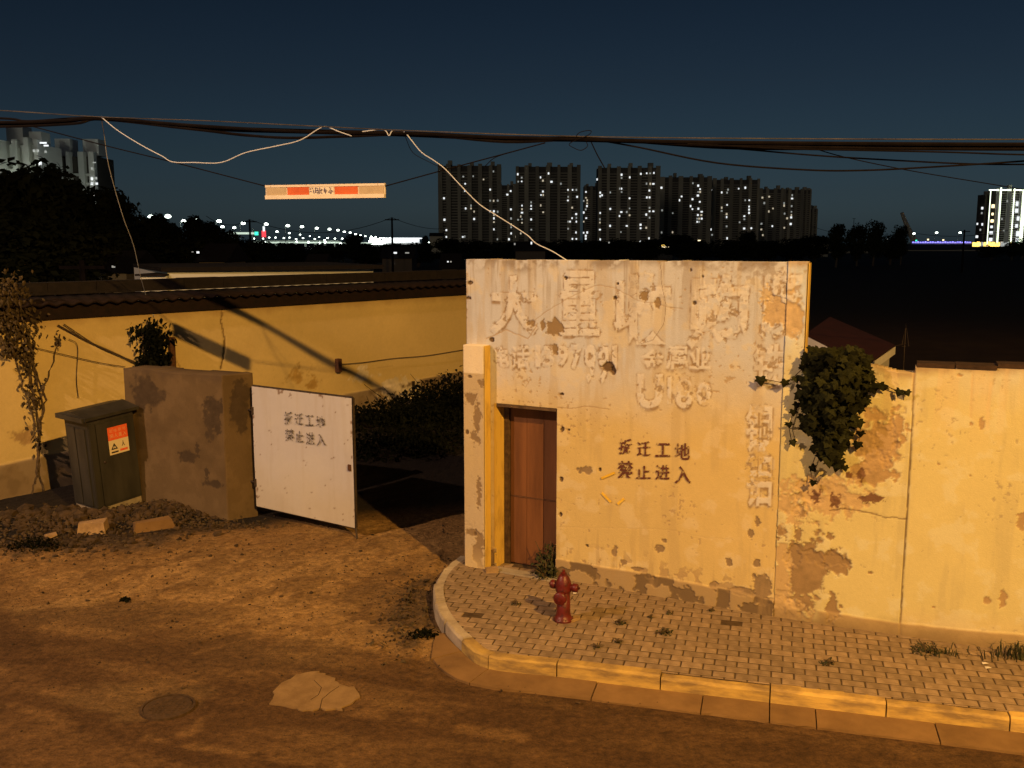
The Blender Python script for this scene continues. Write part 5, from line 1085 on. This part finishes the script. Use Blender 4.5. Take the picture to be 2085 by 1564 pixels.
# pale blocks beyond the trees at the left
c1_ = (0, 180)
tower(-70, 11, 276, 'pale apartment block cut off by the dark trees, nearest the ochre wall end', D=300, wall='tower_pale', dark='tower_pale', nb=3, group='pale blocks beyond the trees', depth=14)
tower(14, 107, 289, 'pale apartment block with bright white roof lights', D=310, wall='tower_pale', dark='tower_pale', nb=4, group='pale blocks beyond the trees', depth=14, wins=[(88, 291, 13, 3, 'win'), (94, 296.5, 9, 3, 'win'), (69, 307, 4, 5, 'win_dim'), (77, 307, 4, 5, 'win_dim'), (93, 309, 4, 4, 'win_dim'), (70, 333, 4, 5, 'win_dim'), (82, 333, 5, 6, 'win')])
tower(112, 216, 313, 'pale apartment block with dark blue balconies', D=330, wall='tower_pale', dark='tower_dark', nb=4, group='pale blocks beyond the trees', depth=14, wins=[(187, 343, 3, 5, 'win_dim'), (187, 364, 3, 5, 'win'), (196, 363, 3, 5, 'win_dim'), (187, 374, 4, 4, 'win'), (197, 374, 4, 4, 'win'), (190, 396, 3, 4, 'win'), (198, 396, 3, 4, 'win_dim'), (191, 406, 4, 4, 'win'), (200, 407, 3, 4, 'win_dim'), (192, 331, 6, 2, 'win_dim')])
# the floodlit tower and its dark neighbour on the right
tower(1989, 2009, 396, 'dark slim tower beside the floodlit tower', hgt=75, nb=2, wins=[(2000, 424, 4, 5, 'win'), (1999, 434, 3, 4, 'win_dim'), (2000, 457, 3, 5, 'win'), (1990, 456, 3, 4, 'win'), (1989, 482, 5, 5, 'win'), (1996, 468, 3, 4, 'win_dim')], group=None)
ft = tower(2011, 2110, 386, 'floodlit tower with cream light strips on its edges', hgt=80, nb=4, wall='tower_pale', group=None, wins=[(2022, 420, 6, 7, 'win_warm'), (2021, 436, 4, 5, 'win_warm'), (2020, 450, 6, 6, 'win_warm'), (2019, 462, 5, 5, 'win'), (2018, 474, 7, 6, 'win'), (2017, 488, 7, 7, 'win'), (2071, 415, 5, 9, 'win'), (2070, 429, 6, 8, 'win'), (2073, 445, 5, 8, 'win'), (2070, 460, 5, 7, 'win'), (2072, 476, 6, 10, 'win'), (2071, 490, 6, 10, 'win'), (2040, 446, 3, 4, 'win_dim'), (2051, 410, 3, 4, 'win_dim'), (2044, 470, 3, 4, 'win_dim')])
Dft = (80 - HC) * F / (YH - 386)
for (x, y0, y1, w) in ((2013.5, 388, 500, 1.6), (2034.5, 384, 498, 2.4), (2062, 386, 498, 2.0), (2082, 388, 500, 6)):
    p = atY(x, (y0 + y1) / 2, Dft - 2.6); s = mpp(Dft); MB().box(p, (w * s, .3, (y1 - y0) * s)).out('light_strip', M['led_cream'], ft)
for (x, w) in ((2024, 20), (2048, 22), (2078, 28)):
    p = atY(x, 387, Dft - 2.6); s = mpp(Dft); MB().box(p, (w * s, .3, 2.2 * s)).out('cornice_light', M['led_cream'], ft)

# ---- lamps along the viaduct, and on the bridge to the right
def lamp_proto():
    V = {}; m = MB().tube([(0, 0, 0), (0, 0, 11.2), (.5, 0, 11.9), (1.6, 0, 12.2)], [.20, .16, .13, .10], 6); V['pole'] = mesh('pole', m.v, m.f, M['far_metal'])
    m = MB().lathe([(.4, 0), (1.3, .3), (1.5, .8), (1.05, 1.4), (.4, 1.7)], (2.0, 0, 11.5), n=10); V['lens'] = mesh('lens', m.v, m.f, M['lamp_white']); return V
LP = lamp_proto()
def lamp(px, py, label, group, D=None, deck=5.0, mirror=1, watts=0):
    D = D or (deck + 12.2 - HC) * F / (YH - py); p = atY(px, py, D)
    t = thing('street_lamp', (p[0] - 2 * mirror, D, p[2] - 12.2), label, 'street lamp', group); t.scale = (mirror, 1, 1)
    for k in ('pole', 'lens'): link(k, LP[k], t)
    if watts:
        li = bpy.data.lights.new('lamp_light', 'POINT'); li.energy = watts; li.color = (.92, 1, .86); li.shadow_soft_size = 1.5; lo = bpy.data.objects.new('lamp_light', li); COL.objects.link(lo); lo.parent = t; lo.location = (2, 0, 10.4)
for (x, y) in [(307, 442), (342, 441), (374, 451), (396, 447), (446, 451), (453, 462), (477, 464), (495, 455), (542, 457), (564, 472), (586, 460), (589, 475), (615, 462), (611, 478), (645, 465), (631, 481), (650, 483), (671, 467), (688, 469), (701, 472), (713, 474), (724, 477), (734, 479), (744, 481), (204, 428), (4, 411)]:
    lamp(x, y, 'bright white street lamp on the distant viaduct', 'street lamps along the viaduct', mirror=1 if y < 470 else -1, D=None if y > 430 else 300, watts=0 if y > 430 else 5000)
for (x, y) in [(517, 486), (536, 486), (548, 484), (561, 484), (578, 485), (589.5, 484), (603, 487), (617, 485), (641, 487), (667, 485), (682, 486), (697, 486), (661, 489), (756, 482), (765, 483), (774, 485), (782, 485), (794, 485), (804, 486), (812, 486), (820, 487), (830, 486), (838, 487), (852, 489), (873, 494)]:
    lamp(x, y, 'far small street lamp low over the viaduct deck', 'far lamps over the viaduct deck', D=1500)
for (x, y) in [(1861, 476), (1907, 474), (1955, 474)]: lamp(x, y, 'white lamp over the blue lit bridge', 'lamps over the blue lit bridge', D=1100)
vd = thing('viaduct', (-160, 700, 0), 'distant lit viaduct deck under the row of street lamps', 'viaduct')
def bar(px0, px1, y0, y1, D, depth, name, mat, parent): 
    a, b = atY(px0, y1, D), atY(px1, y0, D); MB().box(((a[0] + b[0]) / 2, D + depth / 2, (a[2] + b[2]) / 2), (b[0] - a[0], depth, b[2] - a[2])).out(name, mat, parent)
bar(455, 510, 473, 477, 560, 8, 'ramp_glow', M['edge'], vd); bar(515, 690, 492.5, 495.5, 760, 10, 'deck_glow', M['edge'], vd); bar(515, 690, 489.5, 492, 762, 10, 'parapet', M['far_metal'], vd); bar(690, 770, 493.5, 497, 900, 10, 'deck_glow', M['edge'], vd)  # glowing bars stand in for deck concrete lit by the street lamps
for i in range(9): x = 520 + i * 20; bar(x, x + 2.5, 495.6, 503, 765, 3, 'pillar', M['far_metal'], vd)
for (x, y, r) in [(628, 493.5, 2.2), (651, 495, 2), (662, 493, 2.6), (694, 496, 2.6), (540, 493.5, 1.6), (604, 492, 1.6)]: 
    p = atY(x, y, 748); s = mpp(748); MB().lathe([(.2 * r * s, -r * s), (r * s, 0), (.2 * r * s, r * s)], p, n=8).out('deck_lamp', M['lamp_white'], vd)
hall = thing('toll_hall', (-170, 1400, 0), 'bright white lit hall with columns at the viaduct end', 'building')
bar(776, 856, 484, 486.5, 1400, 30, 'roof', M['win'], hall); bar(776, 854, 494.5, 497.5, 1399, 20, 'floor_glow', M['win_dim'], hall); bar(778, 852, 486.6, 494.4, 1420, 2, 'back_wall', M['lot'], hall)  # roof, columns and back wall glow in place of light falling on them
for i in range(16): x = 779 + i * 4.9; bar(x, x + 1.2, 486.6, 494.4, 1398, 2, 'column', M['win'], hall)
for (a, b, c, d) in ((751, 776, 490, 498), (753, 762, 484, 490), (766, 772, 486, 490)): bar(a, b, c, d, 1390, 10, 'lit_front', M['lamp_white'], hall)
sg = thing('traffic_signal', (-150, 640, 0), 'green traffic signal beside the viaduct', 'traffic light'); bar(518.5, 525, 472, 479, 640, 1, 'lens', M['lamp_green'], sg); bar(514.7, 515.5, 465, 490, 640, .5, 'post', M['far_metal'], sg)
rs = thing('lit_pylon_sign', (-165, 650, 0), 'tall narrow red and white lit sign beside the viaduct lamps', 'sign'); bar(533, 540.5, 470, 483, 650, 1, 'red_panel', M['lamp_red'], rs); bar(535, 538.5, 461, 471, 649.5, 1, 'white_panel', M['win'], rs)
# bridge with leaning pylon, coloured lights
br_ = thing('bridge', (480, 1150, 0), 'distant bridge edged with violet blue lights', 'bridge')
bar(1857, 1980, 494, 497, 1150, 12, 'deck', M['far_metal'], br_)
for i in range(24): x = 1858 + i * 5.05; bar(x, x + 3.2, 492.2 + .6 * math.sin(i * 2.3), 494.6, 1148, 1, 'light_strip', M['led_blue'], br_)
pa, pb = atY(1862, 492, 1250), atY(1836, 433, 1250); mid = (pa + pb) / 2 + np.array([-1.2, 0, 1.0])
MB().tube(smooth([pa, mid, pb]), np.linspace(4.2, 2.2, 13), 8).out('pylon', M['tower'], br_)
for i, (x, y, mt) in enumerate([(1866, 490, 'lamp_green'), (1890, 488, 'win_warm'), (1921, 489, 'win_warm'), (1809, 483, 'win'), (1806, 488, 'win_dim')]): bar(x - 1.5, x + 1.5, y - 1.5, y + 1.5, 1140, 1, 'beacon', M[mt], br_)
mk = thing('lit_market', (560, 1130, 0), 'strip of amber and green lit stalls at the foot of the floodlit tower', 'building')
for i in range(22):
    x = 1983 + i * 4.4; bar(x, x + rng.uniform(2, 4.4), 494 + rng.uniform(-2, 3), 502, 1120, 4, 'stall_front', M['led_amber'] if rng.random() < .65 else (M['lamp_green'] if rng.random() < .4 else M['win_dim']), mk)
# power poles
def pole(px, y0, D, label, wires=()):
    p = atY(px, y0, D); t = thing('power_pole', (p[0], D, 0), label, 'pole'); MB().tube([(p[0], D, 0), p], [.16, .11], 6).out('shaft', M['cable'], t); MB().box(p - (0, 0, .25), (1.6, .12, .12)).out('crossarm', M['cable'], t); return p
pA = pole(508, 447, 110, 'thin black power pole by the traffic signal'); pB = pole(798, 443, 110, 'thin black power pole before the lit hall'); pole(1739, 444, 420, 'lattice thin pole above the far trees'); pole(167, 530, 34, 'slim dark pole behind the ochre wall'); pole(1964, 468, 140, 'thin black pole near the bridge lamps')
for a, b, sg_, lab in ((pA, pB, 1.6, 'thin power line sagging between the two far poles'), (pB, atY(900, 466, 150), .4, 'thin power line running from the far pole to the towers'), (atY(420, 440, 110), pA, .8, 'thin power line arriving at the far pole from the trees'), (atY(1655, 462, 160), atY(1870, 476, 140), 1.0, 'thin power line low over the dark field'), (atY(1870, 476, 140), atY(2100, 458, 120), .8, 'thin power line rising to the floodlit tower')):
    P = [a + (b - a) * t - np.array([0, 0, 4 * sg_ * t * (1 - t)]) for t in np.linspace(0, 1, 14)]; tag(MB().tube(P, .03, 4).out('power_line', M['cable']), lab, 'cable')

# ---- trees
def tree_proto(k, nl=3000, leaf=.07):
    g = np.random.default_rng(100 + k); m = MB(); tr = MB().tube([(0, 0, 0), (.02, .01, .18), (0, .02, .4), (.02, 0, .7)], [.035, .028, .02, .008], 7)
    lob = []
    for i in range(g.integers(12, 17)):
        a = g.uniform(0, 6.28); rr = g.uniform(.0, .26); z = g.uniform(.32, .86); c = np.array([math.cos(a) * rr, math.sin(a) * rr, z]); lob.append((c, g.uniform(.13, .21) * (1.15 - .5 * abs(z - .55)))); tr.tube([(0, .01, .25 + .3 * g.random()), c * .6 + np.array([0, 0, .2 * 1]) * .5, c], [.014, .009, .003], 5)
    for _ in range(nl):
        c, r = lob[g.integers(len(lob))]; d = g.normal(0, 1, 3); d /= np.linalg.norm(d); p = c + d * r * g.uniform(.4, 1.15) ** .7; s_ = leaf * g.uniform(.5, 1.3)
        fr = frame(d + g.normal(0, .6, 3), g.normal(0, 1, 3)); m.add(np.array([(-.5, 0, 0), (0, -.28, .06), (.5, 0, 0), (0, .28, .06)]) * s_ @ fr.T + p, [(0, 1, 2, 3)])
    return mesh('trunk', tr.v, tr.f, M['bark'], True), mesh('crown', m.v, m.f, M['tree_leaf'])
TP = [tree_proto(i) for i in range(5)]
def tree(px, ytop, D, wid, label, group=None, kk=None, base=None):
    p = atY(px, ytop, D); h = p[2] - (base or 0); kk = rng.integers(5) if kk is None else kk; t = thing('tree', (p[0], D, base or 0), label, 'tree', group)
    w = wid / F * D / .62; t.scale = (w, w, h); t.rotation_euler = (0, 0, rng.uniform(0, 6.28)) if False else (0, 0, 0)
    link('trunk', TP[kk][0], t); link('crown', TP[kk][1], t)
for i, (x, y, D, w, lab) in enumerate([(20, 318, 62, 190, 'large dark tree hiding the pale blocks, tallest of the grove'), (105, 338, 66, 180, 'broad dark tree in front of the pale block with roof lights'), (165, 385, 70, 150, 'dark tree below the pale block with blue balconies'), (-70, 330, 58, 200, 'dark tree at the outer edge of the grove'), (245, 386, 80, 90, 'narrow dark tree with a peaked top beside the grove'), (275, 425, 84, 90, 'small dark tree next to the peaked one')]): tree(x, y, D, w, lab, None, i % 5)
for (x, y, D, w) in [(60, 440, 50, 200), (150, 450, 52, 180), (320, 436, 95, 80), (345, 455, 90, 90), (395, 440, 100, 70), (425, 452, 105, 80), (455, 470, 105, 80), (380, 475, 80, 110), (300, 470, 75, 110), (490, 480, 110, 80), (220, 460, 66, 130), (540, 490, 130, 80), (600, 495, 140, 90), (660, 494, 140, 80), (718, 478, 220, 55), (740, 496, 160, 90), (800, 496, 170, 90), (850, 496, 170, 80), (866, 480, 260, 22)]:
    tree(x, y, D, w, 'low dark tree in the belt below the viaduct lamps', 'trees below the viaduct')
for (x, y, D, w) in [(920, 486, 190, 70), (970, 490, 190, 80), (1030, 488, 190, 90), (1090, 492, 180, 90), (1150, 490, 190, 90), (1215, 490, 190, 80), (1260, 488, 200, 80), (1320, 490, 190, 80), (1385, 478, 230, 80), (1420, 490, 190, 70), (1480, 490, 190, 90), (1526, 472, 240, 40), (1560, 490, 190, 80), (1610, 488, 200, 80), (1660, 480, 220, 80)]:
    tree(x, y, D, w, 'low dark tree along the foot of the skyline towers', 'trees below the towers')
for (x, y, D, w, lab) in [(1706, 456, 170, 46, 'round dark tree standing alone past the towers'), (1748, 458, 180, 40, 'dark tree with a rounded top in the pair past the towers'), (1782, 452, 180, 44, 'taller dark tree of the pair past the towers'), (1838, 459, 190, 30, 'slim dark tree before the leaning pylon'), (1815, 480, 190, 50, 'low dark tree between the pair and the slim one'), (2062, 492, 240, 36, 'low dark tree before the floodlit tower'), (2084, 486, 240, 40, 'dark tree at the foot of the floodlit tower'), (2020, 499, 240, 60, 'flat dark bush before the amber stalls')]: tree(x, y, D, w, lab)
# ---- small houses and lights between
def house(px, ytop, D, wpx, label, wins=(), mat='tower'):
    p = atY(px, ytop, D); W = wpx * mpp(D); h = p[2]; t = thing('far_house', (p[0], D, 0), label, 'house'); MB().box((p[0], D + 3, h / 2 - .4), (W, 6, h - .8)).out('wall', M[mat], t)
    m = MB(); m.prism([(p[0] - W / 2 - .3, D - .4, h - .8), (p[0] - W / 2 - .3, D + 3, h + .6), (p[0] - W / 2 - .3, D + 6.4, h - .8)], np.zeros(3), np.array([W + .6, 0, 0])); m.out('roof', M['coping'], t)
    for (x, y, w, hh, mt) in wins: q = atY(x, y, D - .06); MB().box(q, (w * mpp(D), .08, hh * mpp(D))).out('window', M[mt], t)
house(430, 512, 75, 50, 'dim far house with a lit window below the viaduct trees', [(403, 514, 5, 4, 'win'), (392, 513, 3, 1.5, 'win_dim')])
house(55, 520, 60, 110, 'dim far house behind the grove with tiny lights', [(69, 536, 4, 3, 'win'), (95, 534, 6, 3, 'win_dim'), (15, 540, 8, 3, 'win_dim')])
house(220, 530, 62, 70, 'dim far house with bluish windows behind the grove', [(231, 543, 6, 4, 'win_dim'), (210, 530, 2, 2, 'win_dim')])
house(635, 533, 80, 30, 'dim far shed with one lit slot', [(634, 537, 10, 1.6, 'win_dim')])
house(808, 513, 120, 60, 'dim far house with two bluish lit windows', [(803, 515, 10, 3.5, 'win'), (829, 515, 8, 2.5, 'win_dim'), (800, 536, 3, 2, 'win')], 'tower_dark')
house(915, 530, 90, 30, 'dim far hut with two tiny lights', [(912, 533, 3, 2.5, 'win'), (918, 533, 3, 2.5, 'win_dim')], 'tower_dark')
house(888, 477, 400, 26, 'low dark block at the foot of the first tower')
house(1345, 492, 260, 50, 'lit low shop front under the towers', [(1349, 503, 28, 2, 'win_warm'), (1352, 499, 10, 4, 'led_amber'), (1380, 501, 8, 2, 'win_dim'), (1405, 500, 5, 6, 'win'), (1425, 505, 4, 6, 'win'), (1424, 490, 6, 2.5, 'win_warm'), (1384, 490, 8, 2, 'win_dim')], 'tower_dark')
house(1672, 486, 300, 30, 'dim far house with pale front past the last tower', [(1664, 496, 3, 3, 'win_dim')])
house(1080, 500, 140, 60, 'dim far house in front of the third tower', [(1048, 497, 3, 4, 'win_dim'), (1082, 495, 3, 5, 'win'), (1240, 494, 3, 3, 'win_dim')], 'tower_dark')
lw = thing('low_wall', (220, 410, 0), 'long low pale wall far out in the dark field', 'wall'); bar(1565, 1810, 512, 516, 410, 1, 'panel', M['tower'], lw); bar(1810, 2100, 509, 512, 520, 1, 'panel', M['tower'], lw)
